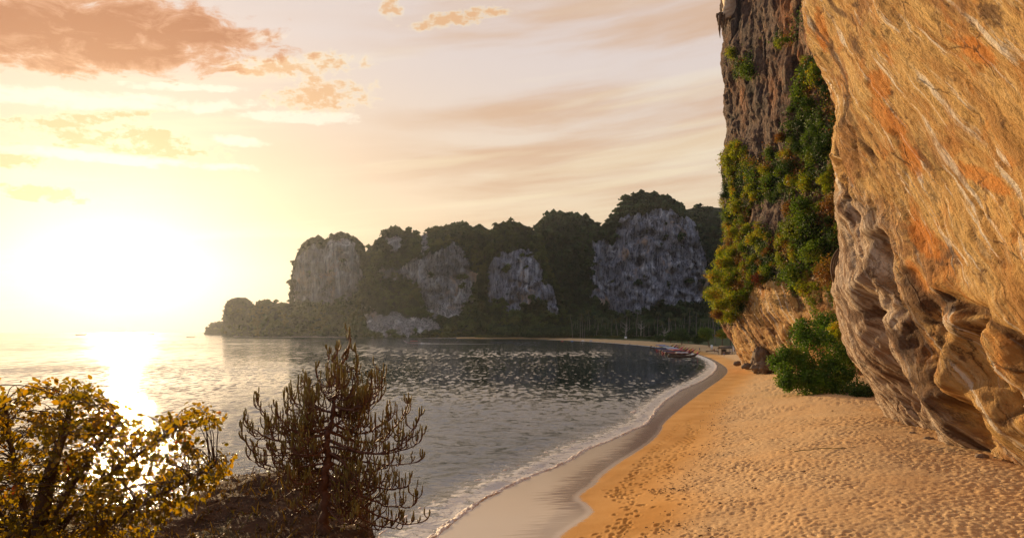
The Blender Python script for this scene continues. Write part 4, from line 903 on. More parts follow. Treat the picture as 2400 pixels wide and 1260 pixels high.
# ================================================================ long boats
m_hull = simple('dark_boat_wood', (.09, .045, .025), .6, .4, .3, 2.0); m_hred = simple('red_boat_paint', (.42, .03, .03), .5, .4, .15, 2); m_hblue = simple('blue_boat_paint', (.05, .16, .42), .5, .4, .15, 2)
m_hwht = simple('white_boat_paint', (.62, .60, .56), .5, .4, .1, 2); m_steel = simple('engine_steel', (.08, .08, .085), .4, .5, .2, 9, .6); m_sash = simple('pink_sash_cloth', (.62, .07, .16), .8, .2, .2, 9)
m_yel = simple('yellow_cloth', (.62, .40, .05), .8, .2, .2, 9); m_awn = simple('green_awning', (.05, .18, .12), .8, .2, .2, 5)
def longtail(label, group, x, y, rz, hull, canopy, s=1.0, sash=None, cover=True, stripe=None):
    t = empty('longtail_boat', (x, y, 0), rz); t.scale = (s,)*3; tag(t, label, 'boat', group); mb = MB(); n = 26; m_ = 9; q = np.linspace(0, 1, n)
    xs = -5.5+11*q; xs = xs+.9*sstep(q, .8, 1); w_ = .95*np.clip(np.sin(PI*np.clip(q*.94+.025, 0, 1)), 0, 1)**.8*(1-sstep(q, .82, 1)*.88); sh = .55+.12*(1-q)**2+2.1*sstep(q, .70, 1.05)**1.6+.25*sstep(q, .3, .0); ke = -.28+.5*sstep(q, .55, .92)+1.9*sstep(q, .86, 1.0)**1.2
    an = np.linspace(-1, 1, m_); Vh = np.zeros((n, m_, 3)); Vh[..., 0] = xs[:, None]+.35*sstep(q, .8, 1)[:, None]*(np.abs(an)[None]); Vh[..., 1] = w_[:, None]*np.sin(an*PI/2)[None]; Vh[..., 2] = ke[:, None]+(sh-ke)[:, None]*(np.abs(an)[None]**1.8)
    mb.add(Vh.reshape(-1, 3), gridq(n, m_)); mb.add([Vh[0, j] for j in range(m_)], T=[[0, j, j+1] for j in range(1, m_-1)]); hl = mb.obj('hull', hull, t); so = hl.modifiers.new('s', 'SOLIDIFY'); so.thickness = .06
    mb = MB(); Vd = np.zeros((n-5, 2, 3)); Vd[..., 0] = xs[:-5, None]; Vd[:, 0, 1] = -w_[:-5]*.88; Vd[:, 1, 1] = w_[:-5]*.88; Vd[..., 2] = .28; mb.add(Vd.reshape(-1, 3), gridq(n-5, 2)); mb.obj('deck', m_hull, t)
    if stripe is not None:
        mb = MB()
        for sg_ in (-1, 1):
            e = Vh[1:-3, -1 if sg_ > 0 else 0].copy(); e[:, 1] += sg_*.05; e2 = e.copy(); e2[:, 2] -= .16; e2[:, 1] -= sg_*.01; k_ = np.arange(len(e)-1); mb.add(np.concatenate([e, e2]), np.stack([k_, k_+1, k_+1+len(e), k_+len(e)], 1))
        mb.obj('gunwale_stripe', stripe, t)
    for k_ in range(4):
        mb = MB(); box(mb, (-3.0+k_*1.7, 0, .47), (.28, 1.5, .05)); mb.obj('bench', m_hwht if k_ % 2 else m_hull, t)
    if cover:
        u = np.linspace(-2.6, 1.9, 10); v = np.linspace(-1, 1, 7); U, V_ = np.meshgrid(u, v, indexing='ij'); sheet('canopy', np.stack([U, V_*.95, 1.85-.22*V_**2+.03*np.sin(U*3)], -1), canopy, t).modifiers.new('s', 'SOLIDIFY').thickness = .05
        for a_ in (-2.4, -.4, 1.7):
            for b_ in (-.8, .8):
                mb = MB(); tube(mb, [(a_, b_, .45), (a_, b_, 1.72)], .035, 5); mb.obj('canopy_post', m_hull, t)
    mb = MB(); box(mb, (-5.0, 0, 1.0), (.75, .42, .42)); box(mb, (-4.75, 0, 1.27), (.3, .3, .14)); tube(mb, [(-5.0, 0, .5), (-5.0, 0, .85)], .07, 6); mb.obj('engine', m_steel, t)
    mb = MB(); tube(mb, [(-5.3, 0, .95), (-9.2, .1, .15)], .045, 5); box(mb, (-9.25, .1, .13), (.05, .3, .3)); mb.obj('tail_shaft', m_steel, t)
    mb = MB(); tube(mb, [(-4.6, 0, 1.05), (-3.5, .1, 1.25)], .03, 5); mb.obj('tiller', m_steel, t)
    if sash is not None:
        mb = MB(); k_ = n-3
        for dz2 in (0, .16, .3): tube(mb, [(xs[k_]+dz2*.5, w_[k_]+.12, sh[k_]-.25+dz2), (xs[k_]+.25+dz2*.5, 0, sh[k_]-.1+dz2), (xs[k_]+dz2*.5, -w_[k_]-.12, sh[k_]-.25+dz2)], .09, 5)
        tube(mb, [(xs[k_]+.1, -w_[k_]-.1, sh[k_]-.2), (xs[k_]+.1, -w_[k_]-.2, sh[k_]-.9)], .08, 5); mb.obj('prow_sash', sash, t)
    return t
bl = [(1641, 225, m_hull, m_hwht, m_sash, None, 'nearest long boat, dark hull with a white awning, lying apart from the moored row', True, .9),
      (1632, 247, m_hull, m_hred, m_sash, m_hred, 'front boat of the moored row, dark with a red edge and red awning', True, .98),
      (1625, 255, m_hred, m_hred, m_yel, m_hwht, 'bright red boat second in the moored row', True, 1), (1617, 264, m_hull, m_hwht, m_sash, m_hred, 'dark boat with white awning behind the bright red one', True, 1),
      (1611, 273, m_hull, m_hblue, m_yel, m_hblue, 'dark boat with blue awning in the middle of the moored row', True, .95), (1604, 283, m_hred, m_hwht, m_sash, m_hwht, 'red hulled boat with pale awning past the middle of the row', True, 1),
      (1598, 291, m_hull, m_awn, m_yel, m_hred, 'boat with a green awning deep in the moored row', True, 1), (1594, 300, m_hull, m_hwht, m_sash, m_hblue, 'open boat without awning deep in the moored row', False, .95),
      (1588, 311, m_hull, m_hblue, m_sash, m_hblue, 'second last boat of the moored row with a blue cover', True, .95), (1581, 324, m_hull, m_hblue, m_yel, m_hwht, 'farthest boat of the moored row, blue awning near the beach bend', True, 1.0)]
for i, (px, D_, hl_, ca_, sa_, st_, lb_, cv_, s_) in enumerate(bl):
    longtail(lb_, 'long boats moored at the beach', (px-1200)/F*D_-6.4*s_, D_+.3, (0.03 if i else -.05)+.05*math.sin(i*2.1), hl_, ca_, s_, sa_, cv_, st_)
longtail('tour boat with a canopy speeding left across the bay ahead of a white wake', 'boats out on the water', (969-1200)/F*430, 430, PI+.05, m_hwht, m_hred, 1.0, m_sash, True, m_hred)
longtail('tiny dark boat on the horizon under the sun', 'boats out on the water', (190-1200)/F*1000, 1000, .3, m_hull, m_hull, 1.3, None, True)
longtail('small boat on the horizon between the sun and the headland', 'boats out on the water', (353-1200)/F*1150, 1150, 2.9, m_hull, m_hull, 1.3, None, True)
longtail('small boat just left of the rock islet', 'boats out on the water', (447-1200)/F*740, 740, .4, m_hull, m_hull, .75, None, True)
# wake
u = np.linspace(0, 1, 220); v = np.linspace(-1, 1, 9); U, V_ = np.meshgrid(u, v, indexing='ij'); wx = (985-1200)/F*430+U*62; wy = 430.3-U*9+V_*(.7+1.4*U**.5)
hw = (.5*np.exp(-U*14)+.16*(1-U))*(1-V_**2)*(.6+1.3*fbm(U*60, V_*2, 3, 3))-.06*U
sheet_o = sheet('wake_foam', np.stack([wx, wy, .03+hw], -1), m_foam, keep=hw > -.02); tag(sheet_o, 'long white wake trailing behind the tour boat', kind='stuff')

# ================================================================ hut, signs, parasols and people on the beach
m_thatch = simple('thatch', (.13, .10, .07), .95, .1, .35, 4); m_pole = simple('weathered_pole', (.22, .16, .11), .9, .2, .25, 5); m_white = simple('white_board', (.75, .75, .72), .6, .3, .05, 3)
hx, hy = (1700-1200)/F*238, 238.0; hz = land_at(hx, hy); t = empty('beach_hut', (hx, hy, hz)); tag(t, 'open beach hut with a grey thatched roof below the trees', 'hut')
for sg_ in (-1, 1):
    P4 = np.array([[[-2.2, 0, 3.0], [2.2, 0, 3.0]], [[-2.4, sg_*2.0, 2.1], [2.4, sg_*2.0, 2.1]]]); o = sheet('roof', P4, m_thatch, t); o.modifiers.new('s', 'SOLIDIFY').thickness = .15
for a_ in (-1.9, 0, 1.9):
    for b_ in (-1.6, 1.6): mb = MB(); tube(mb, [(a_, b_, -.2), (a_, b_, 2.3)], .09, 6); mb.obj('post', m_pole, t)
mb = MB(); box(mb, (0, -.9, .95), (3.2, .6, .08)); box(mb, (0, -.65, .45), (3.0, .08, .9)); mb.obj('counter', m_pole, t)
mb = MB(); box(mb, (-.4, .8, 1.0), (1.8, .1, 1.8)); mb.obj('back_panel', m_thatch, t)
def sign(name, label, cat, px, py, w_, h_, zt=.4):
    x, y, _ = at(px, py, 1.3); z = land_at(x, y); t = empty(name, (x, y, z)); tag(t, label, cat); mb = MB(); box(mb, (0, 0, zt+h_/2), (w_, .06, h_)); mb.obj('board', m_white, t)
    for sg_ in (-1, 1): mb = MB(); tube(mb, [(sg_*w_*.35, .06, -.2), (sg_*w_*.35, .06, zt+h_)], .035, 5); mb.obj('post', m_pole, t)
sign('sign_board', 'blank white upright board at the top of the beach left of the hut', 'sign', 1668, 816, .9, 1.9, .2)
sign('sign_board', 'small white board on the grass in front of the palm grove', 'sign', 1466.5, 797, 1.7, 1.5, 1.2)
x, y = (1717-1200)/F*232, 232; t = empty('feather_flag', (x, y, land_at(x, y))); tag(t, 'tall white feather flag standing just right of the beach hut', 'flag')
mb = MB(); tube(mb, [(0, 0, -.2), (0, 0, 3.0), (.1, 0, 3.4)], .03, 5); mb.obj('pole', m_pole, t)
u = np.linspace(0, 1, 8); sheet('cloth', np.stack([np.stack([0*u+.02, .02*u, .9+2.5*u], 1), np.stack([.35+.35*np.sin(u*PI)*.6-.3*u**3, .08*np.sin(u*5), .9+2.4*u], 1)], 0), m_white, t).modifiers.new('s', 'SOLIDIFY').thickness = .01
m_cb = simple('blue_cloth', (.06, .2, .42), .8, .2, .1, 3); m_cr = simple('red_cloth', (.45, .06, .05), .8, .2, .1, 3); m_skin = simple('skin', (.42, .25, .17), .6, .3, .05, 9); m_dcl = simple('dark_cloth', (.03, .035, .05), .8, .2, .1, 5); m_hair = simple('hair', (.03, .02, .015), .6, .3, .2, 20)
def parasol(label, px, py, mt):
    x, y, _ = at(px, py, 1.0); t = empty('parasol', (x, y, land_at(x, y))); tag(t, label, 'parasol', 'parasols along the far beach')
    mb = MB(); tube(mb, [(0, 0, -.2), (0, 0, 2.2)], .03, 5); mb.obj('pole', m_pole, t)
    a_ = np.arange(8)*PI/4; r = np.stack([1.4*np.cos(a_), 1.4*np.sin(a_), 0*a_+1.85], 1); mb = MB(); mb.add(np.vstack([r, [[0, 0, 2.35]]]), T=[[i, (i+1) % 8, 8] for i in range(8)]); mb.obj('canopy', mt, t, False)
for lb_, px, py, mt in (('blue parasol near the middle of the far beach', 1341, 797.2, m_cb), ('white parasol on the far beach right of the blue one', 1366, 797.6, m_white), ('white parasol at the left end of the far beach', 1296, 796, m_white), ('red parasol near the left end of the far beach', 1318, 796.5, m_cr), ('second blue parasol just before the palms', 1385, 798.4, m_cb)):
    parasol(lb_, px, py, mt)
def skin_mesh(name, V, E, R, mt, sub=1):
    me = bpy.data.meshes.new(name); me.from_pydata(V, E, []); o = bpy.data.objects.new(name, me); C.collection.objects.link(o)
    md = o.modifiers.new('k', 'SKIN'); me.skin_vertices[0].data[0].use_root = True
    for i, r in enumerate(R): me.skin_vertices[0].data[i].radius = (r, r) if not isinstance(r, tuple) else r
    sb = o.modifiers.new('s', 'SUBSURF'); sb.levels = sub; sb.render_levels = sub
    dg = bpy.context.evaluated_depsgraph_get(); m2 = bpy.data.meshes.new_from_object(o.evaluated_get(dg)); m2.name = name; bpy.data.objects.remove(o)
    m2.materials.clear(); m2.materials.append(mt)
    for p_ in m2.polygons: p_.use_smooth = True
    return m2
def person_meshes(stride, arm, top_m, bot_m, k):
    s = stride
    V = [(0, 0, .93), (0, 0, 1.12), (0, 0, 1.38), (0, 0, 1.47), (0, .01, 1.55), (0, .01, 1.66), (.18, 0, 1.38), (.22+.05*arm, .02-arm*.1, 1.10), (.24+.05*arm, .06-arm*.28, .86), (-.18, 0, 1.38), (-.22, .02+arm*.1, 1.10), (-.23, arm*.28, .86),
         (.09, 0, .88), (.10, s*.16, .48), (.10, s*.24, .08), (.10, s*.24+.13, .04), (-.09, 0, .88), (-.10, -s*.10, .48), (-.10, -s*.32, .10), (-.10, -s*.32+.13, .05)]
    E = [(0, 1), (1, 2), (2, 3), (3, 4), (4, 5), (2, 6), (6, 7), (7, 8), (2, 9), (9, 10), (10, 11), (0, 12), (12, 13), (13, 14), (14, 15), (0, 16), (16, 17), (17, 18), (18, 19)]
    R = [.13, .12, .14, .055, .085, .08, .06, .045, .035, .06, .045, .035, .09, .06, .04, .035, .09, .06, .04, .035]
    b = skin_mesh('body', V, E, R, m_skin, 2)
    sh = skin_mesh('shirt', [(0, 0, .92), (0, 0, 1.12), (0, 0, 1.40), (.19, 0, 1.38), (.23, .01, 1.22), (-.19, 0, 1.38), (-.23, .01, 1.22)], [(0, 1), (1, 2), (2, 3), (3, 4), (2, 5), (5, 6)], [.155, .145, .155, .075, .065, .075, .065], top_m)
    pt = skin_mesh('shorts', [(0, 0, .93), (.09, 0, .86), (.10, s*.14, .56), (-.09, 0, .86), (-.10, -s*.08, .56)], [(0, 1), (1, 2), (0, 3), (3, 4)], [.155, .11, .09, .11, .09], bot_m)
    hr = skin_mesh('hair', [(0, -.02, 1.60), (0, -.01, 1.69)], [(0, 1)], [.09, .085], m_hair)
    return [('body', b), ('shirt', sh), ('shorts', pt), ('hair', hr)]
PPL = [person_meshes(1, 1, m_white, m_dcl, 0), person_meshes(.3, .2, m_cr, m_dcl, 1), person_meshes(-.8, -1, m_cb, m_dcl, 2), person_meshes(.5, .6, m_dcl, m_cb, 3)]
for lb_, px, py, k_, rz_ in (('person in a dark shirt standing on the far beach below the bare trees', 1476, 806, 3, .5), ('person in a white shirt walking on the far beach right of the dark shirted one', 1493.5, 807, 0, 1.6),
                             ('person in a red shirt standing at the top of the beach behind the boats', 1614, 806, 1, 0), ('person in blue near the water right of the boats', 1639.5, 817.5, 2, 2.0),
                             ('person in a red shirt standing on the sand left of the hut', 1674, 821, 1, .4), ('person in a white shirt walking just left of the beach hut', 1681, 822, 0, 1.2), ('person in dark clothes standing in front of the hut', 1697, 829, 3, -.5),
                             ('person in white beside the hut near the cliff foot', 1712, 826, 0, 2.6), ('person in blue close to the flag', 1722, 824, 2, 1.0), ('person in dark clothes on the beach at the far bend', 1408, 803, 3, 1.5), ('person in red halfway along the far beach', 1436, 804.5, 1, 1.5), ('person in blue crossing the beach below the rounded trees', 1585, 811.5, 2, 1.5)):
    x, y, _ = at(px, py, 1.2 if px > 1600 else .5); t = empty('person', (x, y, land_at(x, y)), rz_); tag(t, lb_, 'person', 'people on the beach')
    for nm_, me_ in PPL[k_]: link(bpy.data.objects.new(nm_, me_), t)
mb = MB(); tube(mb, [at(1655, 824, 1.2)+(0, 0, .15), at(1672, 823, 1.2)+(0, 0, .3), at(1684, 825, 1.2)+(0, 0, .2)], .22, 6); tag(mb.obj('driftwood_log', m_wood), 'dark log lying on the sand left of the hut', 'log')

mb = MB(); rd = np.random.default_rng(77)
for i in range(900):
    if i < 560: p, an = swpt(s0+rd.random()**1.3*70, 5.2+rd.normal()*1.0)
    else:
        y_ = 33+60*rd.random(); p = np.array([y_*(.28+.42*rd.random()), y_])
    z_ = land_at(p[0], p[1])+.06; L_ = .05+.16*rd.random()**3; a_ = rd.random()*6.28; d_ = np.array([math.cos(a_), math.sin(a_), 0])*L_
    tube(mb, [p.tolist()+[z_], (np.array([p[0], p[1], z_])+d_*.5+(0, 0, .015)).tolist(), (np.array([p[0], p[1], z_])+d_).tolist()], .012+.02*rd.random()**2, 4)
tag(mb.obj('beach_debris', m_wood), 'scattered bits of dark driftwood and husks along the sand', kind='stuff')
mb = MB(); q = np.linspace(0, 1, 20); p0 = at(1862, 1062, 2.0); p1 = at(2015, 1050, 2.0); tube(mb, np.stack([p0[0]+(p1[0]-p0[0])*q, p0[1]+(p1[1]-p0[1])*q+.25*np.sin(q*5), 2.03+.12*fbm(q*6, 0*q, 3, 2)+.10], 1), .022, 5); tag(mb.obj('vine', m_deep), 'thin dark vine lying across the trampled sand', 'vine')

# ================================================================ knoll under the viewpoint
m_soil = material('knoll_soil'); P = pos(); n1 = noise(P, 1.6, 6, .65); n2 = noise(P, 9, 5, .7)
c = mix(sm(n1, .35, .65), (.050, .026, .014), (.115, .062, .032)); c = mix(sm(n2, .55, .7)*.6, c, (.20, .12, .07)); c = mix(sm(noise(P, .9, 4, .6), .55, .7)*.6, c, (.05, .06, .015))
out(principled(c, .92, bump=n1*.7+n2*.4, dist=.10, spec=.15).outputs[0])
x = np.linspace(-16, 5, 230); y = np.concatenate([np.linspace(-12, 4, 60)[:-1], np.linspace(4, 15, 170), np.linspace(15, 26, 30)[1:]]); X, Y = np.meshgrid(x, y, indexing='ij')
def knoll(X, Y):
    er = np.interp(Y, [-12, 0, 4, 6, 8, 10, 12, 26], [4, 2.2, .2, -.75, -1.75, -2.3, -3.2, -7]); ey = 10.6+.5*np.sin(X*1.3)
    z = 7.15+.25*np.exp(-((X+3.3)/1.0)**2-((Y-10.0)/1.0)**2)+.9*sstep(Y, 3, -1)+.05*sstep(X, -3.5, -5)
    z = z-.35*sstep(X, -4.3, -5.2)*sstep(Y, 8, 9.5)+.16*fbm(X*1.1, Y*1.1, 2, 5, .6)+.07*fbm(X*5, Y*5, 4, 3)
    d1 = np.maximum(X-er, 0); d2 = np.maximum(Y-ey, 0); dr = np.hypot(d1, d2)
    return np.maximum(z-1.5*dr-.25*dr**2-.5*sstep(dr, 0, .4), -3)
Z = knoll(X, Y); o = sheet('headland_ground', np.stack([X, Y, Z], -1), m_soil, flip=True); tag(o, 'dark earthy knoll in the left foreground that falls away to the sea', kind='structure')
def kz(x_, y_): return float(knoll(np.array([[x_]]), np.array([[y_]]))[0, 0])
rgk = np.random.default_rng(8); n = 2600; gx = -9+7.5*rgk.random(n); gy = 4.2+6.4*rgk.random(n); gz = knoll(gx[None], gy[None])[0]; q = gz > 6.3; gx, gy, gz = gx[q], gy[q], gz[q]
m_grass = leaf_mat('dry_grass', (.07, .05, .015), (.11, .08, .02), (.05, .06, .015), sc=2, trans=.35, tcol=(1.9, 1.5, .6)); m_litter = leaf_mat('leaf_litter', (.10, .05, .025), (.20, .11, .05), (.28, .19, .11), sc=5, trans=.15)
d = rgk.normal(size=(len(gx), 2)); L = .06+.17*rgk.random(len(gx))**2; w_ = .006; B0 = np.stack([gx, gy, gz-.01], 1); e = np.concatenate([d*.45*L[:, None], L[:, None]], 1); side = np.stack([-d[:, 1], d[:, 0], 0*L], 1)*w_
V = np.stack([B0-side, B0+side, B0+e*.6+side*.6+(0, 0, .02), B0+e*1.0], 1); mb = MB(); mb.add(V.reshape(-1, 3), np.arange(len(V)*4).reshape(-1, 4)); tag(mb.obj('grass', m_grass, smooth=False), 'sparse dry grass growing over the dark foreground knoll', kind='stuff')
n = 4200; gx = -9+7.5*rgk.random(n); gy = 4.5+6.2*rgk.random(n); gz = knoll(gx[None], gy[None])[0]; q = gz > 6.0
V, Q = cards(np.stack([gx, gy, gz+.015], 1)[q], .032, N=np.tile([0, 0, 1.5], (q.sum(), 1)), rng=rgk); mb = MB(); mb.add(V, Q); tag(mb.obj('leaf_litter', m_litter, smooth=False), 'brown fallen leaves strewn over the foreground knoll', kind='stuff')
n = 500; mb = MB()
for i in range(n):
    x_ = -7+5.2*rgk.random(); y_ = 5.5+5*rgk.random(); z_ = kz(x_, y_)
    if z_ < 6.4: continue
    a_ = rgk.random()*6.28; L_ = .08+.35*rgk.random()**2; s_ = np.linspace(0, 1, 4)[:, None]; tube(mb, np.array([x_, y_, z_+.02])+s_*np.array([math.cos(a_)*L_, math.sin(a_)*L_, .05+.12*rgk.random()])+rgk.normal(size=(4, 3))*.012, .004, 3, cap=False)
tag(mb.obj('fallen_twigs', m_wood), 'thin dry twigs lying on the foreground knoll', kind='stuff')

# ================================================================ candelabra spurge tree
m_spurge = material('spurge_stem'); ag = attr('age'); nz = noise(pos(), 22, 3, .6)
c = mix(sm(ag+(nz-.5)*.25, .30, .85), (.15, .070, .045), (.22, .185, .04)); c = mix(sm(nz, .55, .7)*.4, c, (.30, .20, .13)); c = mix(sm(ag, .12, .0)*.6, c, (.11, .085, .065))
out(principled(c, .6, bump=noise(pos(), 60, 3, .6), dist=.004, spec=.3).outputs[0])
YT = 8.0
def pp(px, py, dy=0.0): y_ = YT+dy; return np.array([(px-1200)/F*y_, y_, H+(770-py)/F*y_])
tree = empty('spurge_tree', (pp(762, 1285)[0], YT, kz(pp(762, 1285)[0], YT))); tag(tree, 'spiky candelabra shaped succulent tree standing alone on the knoll against the sea', 'tree')
TL = np.array(tree.location)
trunk = np.array([pp(762, 1300), pp(758, 1240), pp(764, 1180), pp(760, 1130), pp(768, 1080), pp(764, 1030), pp(776, 990), pp(784, 940), pp(792, 900), pp(800, 860), pp(812, 825), pp(821, 795)])
trk_r = np.array([.078, .066, .060, .054, .046, .038, .032, .027, .022, .018, .014, .010])
mb = MB(); ts = np.linspace(0, 11, 70); tube(mb, np.stack([np.interp(ts, range(12), trunk[:, k]) for k in range(3)], 1)-TL+.012*rgk.normal(size=(70, 3)), np.interp(ts, range(12), trk_r)*(1+.12*np.sin(ts*7)+.08*rgk.normal(size=70)), 10, a=np.linspace(0, .5, 70)); mb.obj('trunk', m_spurge, tree)
rs = np.random.default_rng(17)
def stem(mb, p, d, L, r, age0, depth=0):
    """a jointed succulent stem that bends up as it grows, with side shoots"""
    n = max(5, int(L/.03)); s = np.linspace(0, 1, n); d = np.array(d, float); d /= np.linalg.norm(d)+1e-9; up = np.array([0, 0, 1.]); P_ = [np.array(p, float)]; bend = .9+.6*rs.random()
    wob = rs.normal(size=3)*.22
    for i in range(1, n):
        f = min(1, s[i]**1.25*bend*1.2); v = d*(1-f)+up*f+wob*math.sin(i*.55)*.5; v /= np.linalg.norm(v); P_.append(P_[-1]+v*L/(n-1))
    P_ = np.array(P_); j = np.abs(np.sin(np.arange(n)*PI*.36+rs.random()*3)); rr_ = r*(.55+.34*j+.22*s**1.3); rr_[-1] *= .6; rr_[0] *= .75
    tube(mb, P_, rr_, 5, a=np.clip(age0*.5+(1-age0*.5)*s**1.6, .02, 1))
    if depth < 2:
        for k in range(rs.integers(1, 4) if depth == 0 else rs.integers(0, 2)):
            i = rs.integers(int(n*.25), max(int(n*.8), int(n*.25)+1)); a_ = rs.random()*6.28; dd_ = np.array([math.cos(a_), math.sin(a_)*.7, .25])
            stem(mb, P_[i], dd_, L*(.35+.35*rs.random()), r*.88, min(1, age0+.35), depth+1)
def arm(p0, p1, droop, r0, stems, L0, L1, dy=None, upend=.22, name='branch', age=.18):
    ky = (1.0+.45*max(0, 1-abs((p1[0]-770)/170))) if p0[1] > 930 else .58; L0 *= ky; L1 *= ky; r0 *= .68
    dy = rs.normal()*.38 if dy is None else dy
    a = pp(*p0, 0)-TL; b = pp(*p1, dy)-TL; t = np.linspace(0, 1, 16)[:, None]; Lh = np.linalg.norm(b-a)
    mid_ = np.array([0, 0, -1])*droop*Lh; Pc = a*(1-t)+b*t+mid_*(4*t*(1-t))*(.6+.8*t)+rs.normal(size=(16, 3))*.010*t
    mb = MB(); rad = r0*(1-.62*t[:, 0])*(1+.16*np.sin(np.arange(16)*2.1)); tube(mb, Pc, rad, 6, a=age*(1+t[:, 0]))
    d = Pc[-1]-Pc[-2]; stem(mb, Pc[-1], d, upend, .0125, .5)
    dirx = np.sign(b[0]-a[0])
    stems = int(stems*(1.25 if p1[1] < 960 else 1.15)); L0 *= 1.1; L1 *= 1.7
    for k in range(stems):
        f = .14+.85*((k+rs.random()*.8)/stems); q_ = np.array([np.interp(f*15, range(16), Pc[:, m_]) for m_ in range(3)])
        o_ = np.array([dirx*(.75+.4*rs.normal()), rs.normal()*.8, -.35+.5*rs.random()]); L = (L0+(L1-L0)*rs.random())*(1.0-.15*f)
        stem(mb, q_, o_, L, .0078+.0026*rs.random(), .10+.25*rs.random())
    return mb.obj(name, m_spurge, tree)
arms = [((768, 1000), (612, 955), .22, .030, 13, .10, .26), ((765, 1015), (590, 1000), .16, .030, 14, .10, .24), ((762, 1030), (572, 1035), .10, .020, 7, .04, .12), ((760, 1040), (592, 1056), .10, .020, 8, .05, .14),
        ((762, 1055), (650, 1075), .05, .022, 9, .08, .18), ((760, 1070), (655, 1105), -.04, .020, 9, .05, .14), ((758, 1085), (625, 1145), -.12, .020, 9, .04, .10), ((770, 985), (690, 935), .20, .026, 12, .14, .32), ((776, 965), (722, 915), .16, .024, 11, .14, .30),
        ((780, 940), (748, 890), .10, .022, 9, .12, .26), ((772, 1000), (655, 985), .18, .026, 11, .12, .26), ((790, 905), (768, 845), .10, .017, 6, .07, .16), ((800, 870), (838, 840), .16, .017, 7, .08, .17), ((798, 880), (790, 830), .10, .016, 6, .08, .16),
        ((805, 850), (815, 810), .10, .015, 5, .05, .12), ((803, 865), (778, 840), .2, .014, 5, .05, .12), ((786, 925), (832, 880), .22, .024, 12, .14, .30), ((780, 950), (868, 905), .24, .026, 13, .14, .32), ((780, 970), (850, 940), .22, .024, 12, .14, .30), ((775, 990), (905, 975), .24, .030, 13, .12, .26),
        ((772, 1010), (950, 960), .26, .034, 13, .12, .28), ((770, 1030), (975, 1000), .20, .030, 14, .10, .24), ((775, 1045), (985, 1035), .10, .024, 12, .07, .18), ((770, 1060), (968, 1085), .06, .022, 9, .05, .14), ((768, 1080), (905, 1090), .14, .026, 12, .10, .22),
        ((765, 1090), (945, 1140), .10, .028, 14, .10, .24), ((765, 1110), (965, 1185), .10, .028, 15, .10, .24), ((765, 1130), (985, 1225), .10, .026, 13, .08, .20), ((762, 1150), (930, 1235), .10, .026, 13, .10, .22), ((762, 1165), (880, 1240), .10, .026, 12, .10, .20), ((762, 1120), (870, 1150), .16, .026, 12, .10, .22),
        ((768, 1060), (830, 1060), .3, .024, 10, .10, .22), ((764, 1100), (830, 1120), .25, .024, 10, .10, .2), ((762, 1180), (830, 1215), .15, .022, 9, .08, .18), ((760, 1120), (690, 1130), .05, .020, 8, .06, .15), ((766, 1170), (672, 985), .30, .02, 7, .12, .26), ((766, 1180), (715, 1010), .22, .018, 6, .12, .26), ((766, 1160), (840, 985), .26, .02, 7, .12, .26), ((766, 1175), (880, 1010), .32, .022, 8, .12, .26), ((766, 1190), (930, 1040), .34, .022, 8, .12, .26), ((764, 1150), (640, 1020), .30, .02, 7, .10, .22), ((766, 1120), (745, 940), .18, .018, 6, .14, .3), ((766, 1110), (800, 930), .18, .018, 6, .14, .3), ((760, 1110), (610, 1085), .02, .022, 11, .06, .15), ((760, 1130), (650, 1175), -.05, .022, 10, .06, .14), ((762, 1100), (590, 1075), .08, .02, 9, .05, .12), ((762, 1150), (700, 1200), .0, .022, 9, .08, .16), ((762, 1060), (715, 1000), .2, .022, 9, .14, .3), ((768, 1020), (740, 960), .2, .022, 9, .16, .3), ((790, 1010), (825, 950), .2, .022, 9, .16, .3), ((760, 1095), (700, 1090), .10, .020, 8, .08, .16), ((764, 1045), (710, 1030), .22, .024, 10, .12, .22), ((778, 960), (800, 960), .3, .02, 9, .12, .26)]
for a_ in arms: arm(*a_)
for p0, p1, dr, r in (((770, 1100), (640, 1000), -.25, .02), ((770, 1060), (850, 1180), -.2, .022), ((768, 1020), (820, 1020), -.35, .02), ((770, 1140), (800, 1240), -.15, .02)):
    arm(p0, p1, dr, r, 4, .04, .10, dy=-.3, upend=.06, age=.1)

# ================================================================ backlit leafy bush at the left
m_bleaf = material('backlit_leaf'); rn = orand(); nz = noise(pos(), 3, 3, .6)
c = mix(sm(nz+rn*.3-.15, .35, .65), (.10, .095, .010), (.20, .14, .015)); c = mix(sm(noise(vadd(pos(), vec(5.0, 3.0, 1.0)), 2.2, 3, .6), .66, .72), c, (.25, .07, .02))
b = principled(c, .5, spec=.3); tr_ = S.nt.nodes.new('ShaderNodeBsdfTranslucent'); lk(mix(1.0, c, (3.3, 2.35, .45), 'MULTIPLY'), tr_.inputs[0]); x_ = S.nt.nodes.new('ShaderNodeMixShader'); x_.inputs[0].default_value = .5
S.nt.links.new(b.outputs[0], x_.inputs[1]); S.nt.links.new(tr_.outputs[0], x_.inputs[2]); out(x_.outputs[0])
LV = np.array([[0, 0, 0], [-.28, .22, .05], [.28, .22, .05], [-.33, .55, .03], [0, .5, -.04], [.33, .55, .03], [-.2, .85, 0], [.2, .85, 0], [0, 1.08, -.06], [0, .22, 0], [0, .82, -.04]])
LQ = [[0, 9, 1, 1], [0, 2, 9, 9], [9, 4, 3, 1], [9, 2, 5, 4], [4, 10, 6, 3], [4, 5, 7, 10]]; LT = [[0, 9, 1], [0, 2, 9], [10, 8, 6], [10, 7, 8]]
mb = MB(); mb.add(LV, LQ[2:], LT); leafm = mb.mesh('leaf', m_bleaf, True)
YB = 6.0
def pb(px, py, dy=0.0): y_ = YB+dy; return np.array([(px-1200)/F*y_, y_, H+(770-py)/F*y_])
